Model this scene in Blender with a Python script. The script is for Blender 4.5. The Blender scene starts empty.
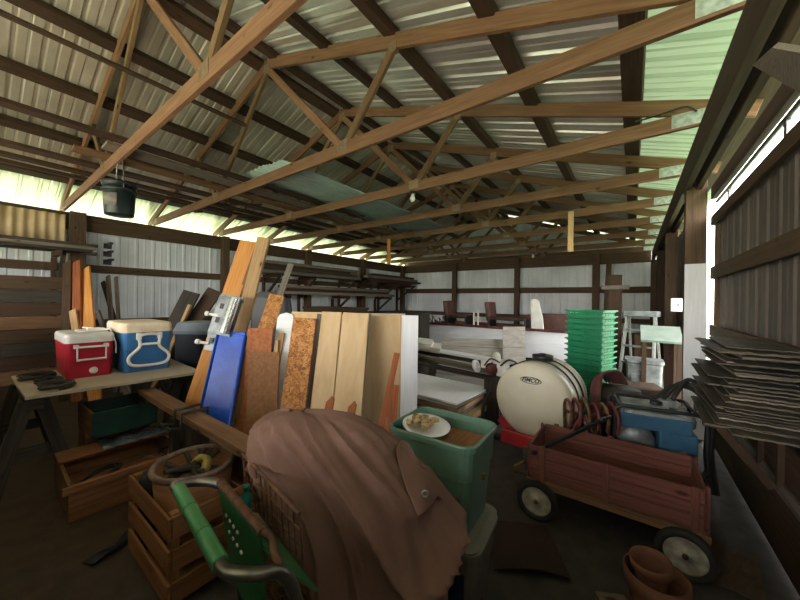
import bpy, math, random
from mathutils import Vector, Matrix
rnd = random.Random(7)
S = bpy.context.scene
COL = S.collection
# ---------------------------------------------------------------- camera
F, YAW, PIT, ROL, H = 316.1, 0.6337, -0.0005, -0.0143, 1.5
def ray(px, py):
    x, y = px - 400, 300 - py
    c, s = math.cos(-ROL), math.sin(-ROL)
    x, y = c*x - s*y, s*x + c*y
    c, s = math.cos(YAW), math.sin(YAW)
    r, u = x/F, y/F
    return (r*c - s, r*s + c, u)
def at(px, py, X=None, Y=None, Z=None, d=None):
    a = ray(px, py)
    t = X/a[0] if X is not None else Y/a[1] if Y is not None else (Z-H)/a[2] if Z is not None else d
    return Vector((a[0]*t, a[1]*t, H + a[2]*t))
cam = bpy.data.cameras.new('camera')
cam.sensor_width = 36; cam.lens = F*36/800; cam.clip_start = .05; cam.clip_end = 300
co = bpy.data.objects.new('camera', cam); COL.objects.link(co)
fw = Vector((-math.sin(YAW), math.cos(YAW), 0)); rt = Vector((math.cos(YAW), math.sin(YAW), 0)); up = Vector((0, 0, 1))
c_, s_ = math.cos(-ROL), math.sin(-ROL)
rt2 = rt*c_ + up*s_; up2 = up*c_ - rt*s_
m = Matrix((rt2, up2, -fw)).transposed().to_4x4(); m.translation = (0, 0, H)
co.matrix_world = m
S.camera = co
S.view_settings.view_transform = 'Standard'; S.view_settings.look = 'None'
S.view_settings.gamma = 1; S.view_settings.use_curve_mapping = False

# ---------------------------------------------------------------- mesh builder
class MB:
    def __init__(s): s.V = []; s.F = []; s.U = []; s.S = []
    def add(s, v, f, uv=None, sm=False):
        n = len(s.V); s.V += [tuple(x) for x in v]
        for i, q in enumerate(f):
            s.F.append([a+n for a in q]); s.U.append(uv[i] if uv else None); s.S.append(sm)
        return s
    def box(s, c, d, M=None):
        c = Vector(c); h = Vector(d)/2
        ax = max(range(3), key=lambda i: d[i]); off = rnd.random()*7
        P = [Vector((x, y, z)) for x in (-1, 1) for y in (-1, 1) for z in (-1, 1)]
        L = [Vector((p.x*h.x, p.y*h.y, p.z*h.z)) for p in P]
        V = [(M @ l if M else l) + c for l in L]
        Q = [(0, 1, 3, 2), (4, 6, 7, 5), (0, 4, 5, 1), (2, 3, 7, 6), (0, 2, 6, 4), (1, 5, 7, 3)]
        UV = []
        for k, q in enumerate(Q):
            na = k//2; o = [i for i in range(3) if i != na]
            if ax in o: u = ax; w = [i for i in o if i != ax][0]
            else: u, w = o
            UV.append([(L[i][u]+off, L[i][w]+off+k*.37) for i in q])
        return s.add(V, Q, UV)
    def beam(s, a, b, w, h, up=(0, 0, 1)):
        a = Vector(a); b = Vector(b); x = (b-a); l = x.length; x.normalize(); up = Vector(up)
        y = up.cross(x)
        if y.length < 1e-4: y = Vector((0, 1, 0)).cross(x)
        y.normalize(); z = x.cross(y)
        return s.box((a+b)/2, (l, w, h), Matrix((x, y, z)).transposed())
    def tube(s, pts, r, n=8, closed=False, caps=True, sm=True):
        pts = [Vector(p) for p in pts]; N = len(pts)
        R = r if isinstance(r, (list, tuple)) else [r]*N
        tg = []
        for i in range(N):
            if closed: t = pts[(i+1) % N] - pts[i-1]
            else: t = pts[min(i+1, N-1)] - pts[max(i-1, 0)]
            tg.append(t.normalized() if t.length > 1e-9 else Vector((0, 0, 1)))
        nrm = tg[0].orthogonal().normalized(); rings = []
        for i in range(N):
            nrm = nrm - tg[i]*nrm.dot(tg[i])
            nrm = nrm.normalized() if nrm.length > 1e-6 else tg[i].orthogonal().normalized()
            b = tg[i].cross(nrm)
            rings.append([pts[i] + (nrm*math.cos(2*math.pi*k/n) + b*math.sin(2*math.pi*k/n))*R[i] for k in range(n)])
        V = [p for q in rings for p in q]; Fc = []; UV = []; l = 0
        for i in range(N if closed else N-1):
            j = (i+1) % N
            for k in range(n):
                k2 = (k+1) % n
                Fc.append((i*n+k, i*n+k2, j*n+k2, j*n+k)); UV.append([(i*.1, k/n), (i*.1, (k+1)/n), (i*.1+.1, (k+1)/n), (i*.1+.1, k/n)])
        s.add(V, Fc, UV, sm)
        if caps and not closed:
            s.add(rings[0], [tuple(range(n))[::-1]]); s.add(rings[-1], [tuple(range(n))])
        return s
    def lathe(s, prof, n=24, c=(0, 0, 0), M=None, sm=True, sq=None):
        c = Vector(c); V = []
        for r, z in prof:
            for k in range(n):
                t = 2*math.pi*k/n
                p = Vector((r*math.cos(t), r*math.sin(t), z))
                V.append((M @ p if M else p) + c)
        Fc = []; UV = []
        for i in range(len(prof)-1):
            for k in range(n):
                k2 = (k+1) % n
                Fc.append((i*n+k, i*n+k2, (i+1)*n+k2, (i+1)*n+k))
                UV.append([(k/n, prof[i][1]), ((k+1)/n, prof[i][1]), ((k+1)/n, prof[i+1][1]), (k/n, prof[i+1][1])])
        s.add(V, Fc, UV, sm)
        if prof[0][0] > 1e-4: s.add(V[:n], [tuple(range(n))[::-1]])
        if prof[-1][0] > 1e-4: s.add(V[-n:], [tuple(range(n))])
        return s
    def grid(s, rows, sm=True, flip=False):
        m_, n = len(rows), len(rows[0]); V = [p for r in rows for p in r]; Fc = []; UV = []
        for i in range(m_-1):
            for k in range(n-1):
                q = (i*n+k, i*n+k+1, (i+1)*n+k+1, (i+1)*n+k)
                Fc.append(q[::-1] if flip else q); u = [(k/(n-1), i/(m_-1)), ((k+1)/(n-1), i/(m_-1)), ((k+1)/(n-1), (i+1)/(m_-1)), (k/(n-1), (i+1)/(m_-1))]
                UV.append(u[::-1] if flip else u)
        return s.add(V, Fc, UV, sm)
    def prism(s, poly, a, b, M=None, c=(0, 0, 0)):
        c = Vector(c); n = len(poly); V = []
        for z in (a, b):
            for x, y in poly:
                p = Vector((x, y, z)); V.append((M @ p if M else p) + c)
        Fc = [tuple(range(n))[::-1], tuple(range(n, 2*n))] + [(i, (i+1) % n, n+(i+1) % n, n+i) for i in range(n)]
        UV = [[(V[i][0], V[i][2]) for i in f] for f in Fc]
        return s.add(V, Fc, UV)
    def build(s, name, mat, parent=None, loc=None, rot=None, bevel=0, solid=0, sub=0, seg=2, angle=40):
        me = bpy.data.meshes.new(name); me.from_pydata(s.V, [], s.F); me.update()
        uvl = me.uv_layers.new(name='UVMap'); li = 0
        for i, p in enumerate(me.polygons):
            p.use_smooth = s.S[i]
            if s.U[i]:
                for k, l in enumerate(p.loop_indices): uvl.data[l].uv = s.U[i][k]
        me.materials.append(mat)
        o = bpy.data.objects.new(name, me); COL.objects.link(o)
        if parent: o.parent = parent
        if loc is not None: o.location = loc
        if rot is not None: o.rotation_euler = rot
        if solid:
            k = o.modifiers.new('solid', 'SOLIDIFY'); k.thickness = abs(solid); k.offset = 0 if solid > 0 else -1
        if sub:
            k = o.modifiers.new('sub', 'SUBSURF'); k.levels = sub; k.render_levels = sub
        if bevel:
            k = o.modifiers.new('bevel', 'BEVEL'); k.width = bevel; k.segments = seg; k.limit_method = 'ANGLE'; k.angle_limit = math.radians(angle)
        return o
def tag(o, label=None, cat=None, group=None, kind=None):
    if label: o['label'] = label
    if cat: o['category'] = cat
    if group: o['group'] = group
    if kind: o['kind'] = kind
    return o
def thing(name, label, cat, loc=(0, 0, 0), rz=0, group=None, rot=None, kind=None):
    o = bpy.data.objects.new(name, None); COL.objects.link(o); o.empty_display_size = .1
    o.location = loc; o.rotation_euler = rot if rot else (0, 0, rz)
    return tag(o, label, cat, group, kind)
def dup(root, loc=None, rot=None, label=None, group=None, name=None):
    kids = {}
    for o in bpy.data.objects:
        if o.parent: kids.setdefault(o.parent.name, []).append(o)
    def rec(o, par):
        c = o.copy(); COL.objects.link(c)
        if par: c.parent = par
        for k in kids.get(o.name, []): rec(k, c)
        return c
    r = rec(root, None)
    if loc is not None: r.location = loc
    if rot is not None: r.rotation_euler = rot
    tag(r, label, None, group)
    return r
def rotm(x=0, y=0, z=0):
    return Matrix.Rotation(z, 3, 'Z') @ Matrix.Rotation(y, 3, 'Y') @ Matrix.Rotation(x, 3, 'X')
def frame(x, y):
    x = Vector(x).normalized(); z = x.cross(Vector(y)).normalized(); y = z.cross(x)
    return Matrix((x, y, z)).transposed()
def spline(P, n=8, closed=False):
    P = [Vector(p) for p in P]; out = []; N = len(P)
    for i in range(N if closed else N-1):
        if closed: a, b, c, d = P[i-1], P[i], P[(i+1) % N], P[(i+2) % N]
        else: a, b, c, d = P[max(i-1, 0)], P[i], P[i+1], P[min(i+2, N-1)]
        for k in range(n):
            t = k/n
            out.append(.5*((2*b) + (c-a)*t + (2*a-5*b+4*c-d)*t*t + (3*b-a-3*c+d)*t**3))
    if not closed: out.append(P[-1])
    return out
def rrect(w, d, r, n=4):
    out = []
    for cx, cy, a in ((w/2-r, d/2-r, 0), (-w/2+r, d/2-r, 90), (-w/2+r, -d/2+r, 180), (w/2-r, -d/2+r, 270)):
        for k in range(n+1):
            t = math.radians(a+90*k/n); out.append((cx+r*math.cos(t), cy+r*math.sin(t)))
    return out
def shell(mb, secs, n=4, closed=True):
    """loft of rounded rectangles: secs = (w, d, r, z)"""
    rings = [[Vector((x, y, z)) for x, y in rrect(w, d, r, n)] for w, d, r, z in secs]
    N = len(rings[0])
    V = [p for q in rings for p in q]; Fc = []; UV = []
    for i in range(len(rings)-1):
        for k in range(N):
            k2 = (k+1) % N; Fc.append((i*N+k, i*N+k2, (i+1)*N+k2, (i+1)*N+k))
            UV.append([(k/N, i), ((k+1)/N, i), ((k+1)/N, i+1), (k/N, i+1)])
    mb.add(V, Fc, UV, False)
    if closed:
        mb.add(rings[0], [tuple(range(N))[::-1]]); mb.add(rings[-1], [tuple(range(N))])
    return mb

# ---------------------------------------------------------------- materials
def srgb(c):
    f = lambda v: (v/12.92 if v <= .04045 else ((v+.055)/1.055)**2.4)
    return tuple(f(v/255) for v in c) + (1,)
def newmat(name):
    mt = bpy.data.materials.new(name); mt.use_nodes = True; nt = mt.node_tree
    return mt, nt, nt.nodes['Principled BSDF']
def surf(name, c1, c2=None, scale=4, rough=.6, metal=0, bump=0, bscale=60, detail=4, vary=.15, spec=.5, coords='Object', lo=.35, hi=.65):
    """noise-mottled surface"""
    mt, nt, b = newmat(name); N = nt.nodes.new; L = nt.links.new
    c2 = c2 or tuple(v*.75 for v in c1)
    tc = N('ShaderNodeTexCoord'); no = N('ShaderNodeTexNoise'); no.inputs['Scale'].default_value = scale; no.inputs['Detail'].default_value = detail
    L(tc.outputs[coords], no.inputs['Vector'])
    oi = N('ShaderNodeObjectInfo')
    r = N('ShaderNodeValToRGB'); r.color_ramp.elements[0].position = lo; r.color_ramp.elements[1].position = hi
    r.color_ramp.elements[0].color = srgb(c1); r.color_ramp.elements[1].color = srgb(c2)
    L(no.outputs['Fac'], r.inputs['Fac'])
    hs = N('ShaderNodeHueSaturation'); L(r.outputs['Color'], hs.inputs['Color'])
    mr = N('ShaderNodeMapRange'); mr.inputs['To Min'].default_value = 1-vary; mr.inputs['To Max'].default_value = 1+vary
    L(oi.outputs['Random'], mr.inputs['Value']); L(mr.outputs['Result'], hs.inputs['Value'])
    L(hs.outputs['Color'], b.inputs['Base Color'])
    b.inputs['Roughness'].default_value = rough; b.inputs['Metallic'].default_value = metal; b.inputs['Specular IOR Level'].default_value = spec
    if bump:
        n2 = N('ShaderNodeTexNoise'); n2.inputs['Scale'].default_value = bscale; n2.inputs['Detail'].default_value = 3
        L(tc.outputs[coords], n2.inputs['Vector'])
        bp = N('ShaderNodeBump'); bp.inputs['Strength'].default_value = bump; bp.inputs['Distance'].default_value = .01
        L(n2.outputs['Fac'], bp.inputs['Height']); L(bp.outputs['Normal'], b.inputs['Normal'])
    return mt
def wood(name, c1, c2, rough=.7, vary=.2, along=2.5, across=45, knots=True, bump=.25):
    """grain runs along UV u"""
    mt, nt, b = newmat(name); N = nt.nodes.new; L = nt.links.new
    tc = N('ShaderNodeTexCoord'); mp = N('ShaderNodeMapping'); mp.inputs['Scale'].default_value = (along, across, 1)
    L(tc.outputs['UV'], mp.inputs['Vector'])
    oi = N('ShaderNodeObjectInfo'); ad = N('ShaderNodeVectorMath'); ad.operation = 'ADD'
    cx = N('ShaderNodeCombineXYZ'); mu = N('ShaderNodeMath'); mu.operation = 'MULTIPLY'; mu.inputs[1].default_value = 37
    L(oi.outputs['Random'], mu.inputs[0]); L(mu.outputs[0], cx.inputs['Z']); L(mp.outputs[0], ad.inputs[0]); L(cx.outputs[0], ad.inputs[1])
    no = N('ShaderNodeTexNoise'); no.inputs['Scale'].default_value = 1; no.inputs['Detail'].default_value = 5; no.inputs['Distortion'].default_value = .6
    L(ad.outputs[0], no.inputs['Vector'])
    r = N('ShaderNodeValToRGB'); r.color_ramp.elements[0].position = .3; r.color_ramp.elements[1].position = .7
    r.color_ramp.elements[0].color = srgb(c1); r.color_ramp.elements[1].color = srgb(c2)
    L(no.outputs['Fac'], r.inputs['Fac'])
    col = r.outputs['Color']
    if knots:
        m2 = N('ShaderNodeMapping'); m2.inputs['Scale'].default_value = (3, 7, 1); L(tc.outputs['UV'], m2.inputs['Vector'])
        a2 = N('ShaderNodeVectorMath'); a2.operation = 'ADD'; L(m2.outputs[0], a2.inputs[0]); L(cx.outputs[0], a2.inputs[1])
        vo = N('ShaderNodeTexVoronoi'); vo.inputs['Scale'].default_value = 1; L(a2.outputs[0], vo.inputs['Vector'])
        k = N('ShaderNodeValToRGB'); k.color_ramp.elements[0].position = .05; k.color_ramp.elements[1].position = .13
        k.color_ramp.elements[0].color = (.25, .2, .15, 1); k.color_ramp.elements[1].color = (1, 1, 1, 1)
        L(vo.outputs['Distance'], k.inputs['Fac'])
        mx = N('ShaderNodeMix'); mx.data_type = 'RGBA'; mx.blend_type = 'MULTIPLY'; mx.inputs['Factor'].default_value = 1
        L(col, mx.inputs['A']); L(k.outputs['Color'], mx.inputs['B']); col = mx.outputs['Result']
    hs = N('ShaderNodeHueSaturation'); L(col, hs.inputs['Color'])
    mr = N('ShaderNodeMapRange'); mr.inputs['To Min'].default_value = 1-vary; mr.inputs['To Max'].default_value = 1+vary
    L(oi.outputs['Random'], mr.inputs['Value']); L(mr.outputs['Result'], hs.inputs['Value'])
    L(hs.outputs['Color'], b.inputs['Base Color']); b.inputs['Roughness'].default_value = rough
    b.inputs['Specular IOR Level'].default_value = .25
    if bump:
        bp = N('ShaderNodeBump'); bp.inputs['Strength'].default_value = bump; bp.inputs['Distance'].default_value = .004
        L(no.outputs['Fac'], bp.inputs['Height']); L(bp.outputs['Normal'], b.inputs['Normal'])
    return mt
def osb(name):
    mt, nt, b = newmat(name); N = nt.nodes.new; L = nt.links.new
    tc = N('ShaderNodeTexCoord'); vo = N('ShaderNodeTexVoronoi'); vo.inputs['Scale'].default_value = 55; vo.feature = 'F1'
    no = N('ShaderNodeTexNoise'); no.inputs['Scale'].default_value = 30; no.inputs['Detail'].default_value = 4
    mx = N('ShaderNodeMix'); mx.data_type = 'VECTOR'; mx.inputs['Factor'].default_value = .12
    L(tc.outputs['Object'], no.inputs['Vector']); L(tc.outputs['Object'], mx.inputs['A']); L(no.outputs['Color'], mx.inputs['B'])
    L(mx.outputs['Result'], vo.inputs['Vector'])
    r = N('ShaderNodeValToRGB'); e = r.color_ramp.elements
    e[0].color = srgb((128, 82, 46)); e[1].color = srgb((205, 150, 95)); e.new(.5).color = srgb((178, 122, 70))
    sp = N('ShaderNodeSeparateColor'); L(vo.outputs['Color'], sp.inputs[0]); L(sp.outputs[0], r.inputs['Fac'])
    L(r.outputs['Color'], b.inputs['Base Color']); b.inputs['Roughness'].default_value = .75; b.inputs['Specular IOR Level'].default_value = .2
    bp = N('ShaderNodeBump'); bp.inputs['Strength'].default_value = .3; bp.inputs['Distance'].default_value = .004
    L(sp.outputs[1], bp.inputs['Height']); L(bp.outputs['Normal'], b.inputs['Normal'])
    return mt
M = {}
M['truss'] = wood('truss_wood', (104, 74, 52), (132, 99, 72), vary=.1)
M['truss_web'] = wood('web_wood', (96, 73, 50), (122, 97, 70), vary=.15)
M['dark'] = wood('dark_wood', (54, 39, 28), (76, 57, 42), vary=.2)
M['post'] = wood('post_wood', (70, 54, 40), (96, 76, 56), vary=.15)
M['grey'] = wood('weathered_wood', (98, 90, 80), (134, 124, 112), vary=.25)
M['greydark'] = wood('weathered_dark_wood', (44, 39, 34), (72, 65, 56), vary=.3)
M['plank'] = wood('brown_plank', (98, 72, 50), (130, 98, 70), vary=.15)
M['orange'] = wood('orange_board', (184, 122, 62), (206, 146, 82), vary=.08, knots=False)
M['pine'] = wood('pine_board', (176, 140, 98), (204, 170, 126), vary=.1)
M['tan'] = wood('tan_panel', (196, 166, 124), (214, 186, 146), vary=.04, across=14, knots=False, bump=.05)
M['redwood'] = wood('red_brown_wood', (120, 66, 40), (160, 94, 58), vary=.12)
M['wagonred'] = wood('faded_red_wood', (96, 54, 47), (124, 80, 69), vary=.06)
M['crate'] = wood('crate_wood', (112, 74, 46), (142, 98, 64), vary=.12)
M['whitewood'] = wood('white_painted_wood', (226, 228, 232), (240, 241, 244), vary=.05, knots=False, bump=.08)
M['osb'] = osb('chip_board')
M['galv'] = surf('galvanised_metal', (218, 214, 206), (190, 187, 180), scale=1.3, rough=.3, metal=.55, vary=.04)
M['wallmetal'] = surf('wall_metal', (236, 241, 244), (214, 220, 224), scale=1.1, rough=.5, metal=0, vary=.03)
M['doormetal'] = surf('door_metal', (104, 93, 86), (88, 79, 73), scale=1.5, rough=.55, metal=.1, vary=.03)
M['tanmetal'] = surf('tan_metal', (214, 190, 150), (188, 164, 126), scale=2, rough=.6)
M['steel'] = surf('steel', (150, 150, 150), (110, 108, 104), scale=9, rough=.35, metal=.9)
M['plate'] = surf('plate_metal', (196, 200, 196), (160, 164, 160), scale=30, rough=.4, metal=.5)
M['rust'] = surf('rusty_steel', (120, 84, 56), (70, 46, 32), scale=25, rough=.7, metal=.3)
M['black'] = surf('black_plastic', (34, 34, 36), (26, 26, 28), scale=8, rough=.5)
M['rubber'] = surf('black_rubber', (30, 29, 28), (44, 41, 38), scale=14, rough=.8)
M['white'] = surf('white_plastic', (224, 222, 214), (206, 202, 192), scale=6, rough=.45)
M['cream'] = surf('cream_plastic', (222, 214, 192), (204, 194, 170), scale=3, rough=.4, spec=.4)
M['maroon'] = surf('maroon_paint', (96, 36, 34), (76, 30, 30), scale=8, rough=.6)
M['plate_old'] = surf('dull_plate_metal', (150, 128, 100), (128, 108, 84), scale=30, rough=.5, metal=.3)
M['galvwarm'] = surf('warm_lit_galvanised_metal', (216, 208, 193), (186, 178, 163), scale=1.3, rough=.3, metal=.5, vary=.04)  # left slope only: warm light on the metal is mixed into its colour
# ================================================================ SETTING
PH = 1.2
XL, XR, YF, YN = -8.72, .72, 12.25, -5.0
TY = [1.03 + 1.392*i for i in range(9)]; TY[8] = 12.05
APX, APZ, ZB = -4.1, 4.73, 3.15
def zt(x):                                    # roof underside height above x
    return APZ + .145 - abs(x-APX)*(APZ-3.2)/4.6
def rib(y, per=.23):
    t = (y/per) % 1.0
    return .026*max(0, min(1, min(t-.02, .26-t)/.06)) + .008*max(0, min(1, min(t-.55, .7-t)/.05))
def corr(y, per=.23):
    n = int(math.floor(y/per)); return [n*per+per*k for k in (.02, .08, .2, .26, .55, .6, .65, .7)]
def rib_ys(a, b, per=.23):
    out = [a]; y = math.floor(a/per)*per
    while y < b:
        out += [v for v in corr(y+1e-6, per) if a < v < b]; y += per
    return sorted(set(out + [b]))
def roof_slope(name, x0, x1, mat, label):
    mb = MB(); ys = rib_ys(YN, YF+.3); xs = [x0+(x1-x0)*k/6 for k in range(7)]
    mb.grid([[Vector((x, y, zt(x)+rib(y)+rnd.uniform(-.004, .004))) for y in ys] for x in xs], sm=False, flip=(x1 > x0))
    o = mb.build(name, mat); return tag(o, label, 'roof', kind='structure')
mt, nt, b = newmat('translucent_green_sheet')
N = nt.nodes.new; L = nt.links.new
tr = N('ShaderNodeBsdfTranslucent'); tr.inputs['Color'].default_value = srgb((128, 146, 116))
mx = N('ShaderNodeMixShader'); mx.inputs[0].default_value = .075
b.inputs['Base Color'].default_value = srgb((140, 156, 132)); b.inputs['Roughness'].default_value = .5
L(b.outputs[0], mx.inputs[1]); L(tr.outputs[0], mx.inputs[2]); L(mx.outputs[0], nt.nodes['Material Output'].inputs['Surface'])
M['skylight'] = mt
roof_slope('ceiling_left', APX, -9.25, M['galvwarm'], 'left slope of the ribbed metal roof seen from below')
roof_slope('ceiling_right', APX, -.02, M['galv'], 'right slope of the ribbed metal roof seen from below')
roof_slope('ceiling_skylight', -.02, 1.0, M['skylight'], 'pale green translucent roof strip along the right eave')

# purlins
def purlin(x, w, h, dz, label, mat='dark'):
    mb = MB(); mb.box((0, (YN+YF)/2, 0), (w, YF-YN-.1, h))
    ang = math.atan((APZ-3.2)/4.6)*(1 if x < APX else -1)
    o = mb.build('roof_purlin', M[mat], loc=(x, 0, zt(x)-dz), rot=(0, -ang, 0))
    tag(o, label, 'beam', 'purlins under the roof metal', 'structure')
PN = ['third', 'second', 'first']
for i, x in enumerate((-.95, -1.93, -2.9)):
    purlin(x, .14, .07, .044, 'dark roof purlin on the right slope, %s one up from the wide eave board' % ['first', 'second', 'third'][i])
purlin(-.02, .16, .05, .032, 'wide dark board where the green strip meets the grey roof')
for i, x in enumerate((-5.05, -5.97, -6.95, -8.0)):
    purlin(x, .15, .08, .05, 'dark roof purlin on the left slope, %s one down from the ridge' % ['first', 'second', 'third', 'fourth'][i])
purlin(APX-.16, .16, .07, .045, 'dark ridge board on the left side of the roof peak')
purlin(APX+.16, .16, .07, .045, 'dark ridge board on the right side of the roof peak')
purlin(.85, .09, .05, .034, 'thin outer purlin at the edge of the green roof strip')

# floor + outside
mt, nt, b = newmat('barn_floor'); N = nt.nodes.new; L = nt.links.new
tc = N('ShaderNodeTexCoord'); n1 = N('ShaderNodeTexNoise'); n1.inputs['Scale'].default_value = .9; n1.inputs['Detail'].default_value = 6
n2 = N('ShaderNodeTexNoise'); n2.inputs['Scale'].default_value = 9; n2.inputs['Detail'].default_value = 6
L(tc.outputs['Object'], n1.inputs['Vector']); L(tc.outputs['Object'], n2.inputs['Vector'])
sx = N('ShaderNodeSeparateXYZ'); L(tc.outputs['Object'], sx.inputs[0])
mr = N('ShaderNodeMapRange'); mr.inputs['From Min'].default_value = -3.2; mr.inputs['From Max'].default_value = -.6; L(sx.outputs['X'], mr.inputs['Value'])
ad = N('ShaderNodeMath'); ad.operation = 'ADD'; L(mr.outputs[0], ad.inputs[0])
mm = N('ShaderNodeMath'); mm.operation = 'MULTIPLY_ADD'; mm.inputs[1].default_value = 1.0; mm.inputs[2].default_value = -.5; L(n1.outputs['Fac'], mm.inputs[0]); L(mm.outputs[0], ad.inputs[1])
r = N('ShaderNodeValToRGB'); r.color_ramp.elements[0].color = srgb((70, 52, 33)); r.color_ramp.elements[1].color = srgb((74, 68, 64)); r.color_ramp.elements[0].position = .3; r.color_ramp.elements[1].position = .7
L(ad.outputs[0], r.inputs['Fac'])
mi = N('ShaderNodeMix'); mi.data_type = 'RGBA'; mi.blend_type = 'MULTIPLY'; mi.inputs['Factor'].default_value = .6
L(r.outputs['Color'], mi.inputs['A'])
r2 = N('ShaderNodeValToRGB'); r2.color_ramp.elements[0].position = .35; r2.color_ramp.elements[0].color = (.35, .33, .3, 1); r2.color_ramp.elements[1].position = .65
L(n2.outputs['Fac'], r2.inputs['Fac']); L(r2.outputs['Color'], mi.inputs['B']); L(mi.outputs['Result'], b.inputs['Base Color'])
b.inputs['Roughness'].default_value = .75
bp = N('ShaderNodeBump'); bp.inputs['Strength'].default_value = .4; bp.inputs['Distance'].default_value = .02; L(n2.outputs['Fac'], bp.inputs['Height']); L(bp.outputs['Normal'], b.inputs['Normal'])
M['floor'] = mt
mb = MB(); mb.box(((XL+XR)/2, (YN+YF)/2, -.06), (XR-XL+.6, YF-YN+.4, .12)); tag(mb.build('floor', M['floor']), 'dusty earth and concrete barn floor', 'floor', kind='structure')
M['concrete'] = surf('bounce_slab_concrete', (196, 182, 162), (172, 158, 140), scale=2, rough=.8)
mb = MB(); mb.box((-4, -3.1, .004), (9.3, 3.7, .012)); tag(mb.build('floor_bounce_slab', M['concrete']), 'added pale slab behind the viewer that bounces daylight', 'floor', kind='structure')  # unseen slab added to bounce daylight up to the roof
M['grass'] = surf('grass', (92, 116, 86), (112, 128, 100), scale=1.5, rough=.9)
mb = MB(); mb.box((-4, 4, -.25), (140, 140, .2)); tag(mb.build('ground', M['grass']), 'grassy ground outside the barn', 'ground', kind='structure')

# walls of ribbed metal: along y (axis 1) or x (axis 0)
def ribwall(name, a, b_, fixed, axis, z0, z1, mat, label, per=.3, top=None, inner=1, holes=()):
    mb = MB(); ps = rib_ys(a, b_, per)
    row = lambda z, f: [Vector(((fixed - inner*rib(p, per)*.7) if axis else p, p if axis else (fixed - inner*rib(p, per)*.7), f(p) if f else z)) for p in ps]
    mb.grid([row(z0, None), row((z0+z1)/2, None), row(z1, top)], sm=False)
    o = mb.build(name, mat, solid=.004); return tag(o, label, 'wall', kind='structure')
ribwall('wall_left', YN, YF, XL, 1, 0, 2.98, M['wallmetal'], 'pale ribbed metal side wall behind the coolers', inner=-1)
ribwall('wall_far', XL, XR, YF, 0, 0, 3.0, M['wallmetal'], 'pale ribbed metal end wall behind the trailer', per=.26, top=lambda x: zt(x)-.02)
ribwall('wall_right', 6.5, YF, XR+.04, 1, 0, 2.9, M['doormetal'], 'ribbed metal side wall behind the step ladder')
# near end wall with the open doorway behind the camera, and the right wall with its open sliding doorway
mb = MB(); mb.box((-3.6, -.5, PH/2), (8.0, .06, PH))  # low partition added out of view to shade the near floor and foreground
for k in range(9): mb.box((-7.5+k*.98, -.55, PH/2), (.09, .05, PH))
tag(mb.build('shade_partition', M['dark']), 'added unseen partition behind the viewer that shades the foreground', 'wall', kind='structure')
DX0, DX1, DZ0, DZ1 = -6.5, .3, .3, 3.0
mb = MB(); mb.box(((XL+DX0)/2, YN, 1.6), (DX0-XL, .05, 3.2)); mb.box(((DX1+XR)/2, YN, 1.6), (XR-DX1, .05, 3.2))
mb.box(((DX0+DX1)/2, YN, DZ0/2), (DX1-DX0, .05, DZ0))
mb.prism([(XL, 3.2), (DX0, DZ1), (DX1, DZ1), (XR, 3.2), (APX, 4.8)], -.025, .025, Matrix(((1, 0, 0), (0, 0, -1), (0, 1, 0))), (0, YN, 0))
tag(mb.build('wall_near', M['wallmetal']), 'barn end wall with its wide opening, behind the viewer', 'wall', kind='structure')
ribwall('wall_right_near', YN, -.6, XR+.06, 1, 0, 2.9, M['doormetal'], 'ribbed metal side wall behind the viewer')

# plates, girts, posts
def timber(name, a, b_, w, h, label, mat='dark', cat='beam', group=None, up=(0, 0, 1), bev=.006):
    a = Vector(a); b2 = Vector(b_); c = (a+b2)/2; mb = MB(); mb.beam(a-c, b2-c, w, h, up)
    return tag(mb.build(name, M[mat], loc=c, bevel=bev), label, cat, group, 'structure')
timber('wall_plate', (-8.6, YN+.1, 2.91), (-8.6, YF-.1, 2.91), .06, .32, 'long brown plate board under the bright eave gap on the left wall', 'post')
timber('wall_plate', (-8.6, YF-.12, 2.92), (.44, YF-.12, 2.92), .06, .34, 'long brown plate board across the far end wall', 'post')
timber('wall_girt', (-8.63, YN+.1, 2.03), (-8.63, YF-.1, 2.03), .05, .15, 'horizontal girt at eye height along the left wall', 'post')
timber('wall_girt', (-8.6, YF-.08, 1.92), (.5, YF-.08, 1.92), .05, .2, 'horizontal girt across the far end wall', 'post')
timber('wall_girt', (-8.6, YF-.08, .95), (.5, YF-.08, .95), .05, .15, 'lower horizontal girt across the far end wall behind the trailer', 'post')
timber('wall_girt', (-8.63, YN+.1, .95), (-8.63, YF-.1, .95), .05, .15, 'lower horizontal girt along the left wall', 'post')
for i, (y, w) in enumerate(((1.2, .22), (3.9, .16), (6.5, .17), (9.1, .17), (11.75, .17))):
    timber('wall_post', (-8.5, y, 0), (-8.5, y, 3.07), .17, w, 'brown post on the left wall, ' + ['the one beside the tan panel above the red cooler', 'second from the tan panel, behind the tall orange board', 'third from the tan panel, above the dark lumber', 'fourth from the tan panel', 'last one before the far corner'][i], 'post', 'post', 'posts along the left wall', up=(0, 1, 0))
for i, x in enumerate((-5.97, -3.43, -.95)):
    timber('wall_post', (x, YF-.31, 0), (x, YF-.31, 3.07), .2 if i == 2 else .17, .17, 'brown post on the far end wall, ' + ['nearest the left corner', 'above the white upright on the trailer', 'behind the green tray stack'][i], 'post', 'post', 'posts along the far end wall', up=(0, 1, 0))
timber('wall_post', (-.7, YF-.52, 0), (-.60, YF-.36, 2.85), .14, .1, 'leaning brown timber beside the end wall post behind the green trays', 'post', 'post', up=(0, 1, 0))
timber('wall_post', (.52, YF-.2, 0), (.52, YF-.2, 2.8), .17, .17, 'brown corner post where the end wall meets the right wall', 'post', 'post', up=(0, 1, 0))
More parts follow.
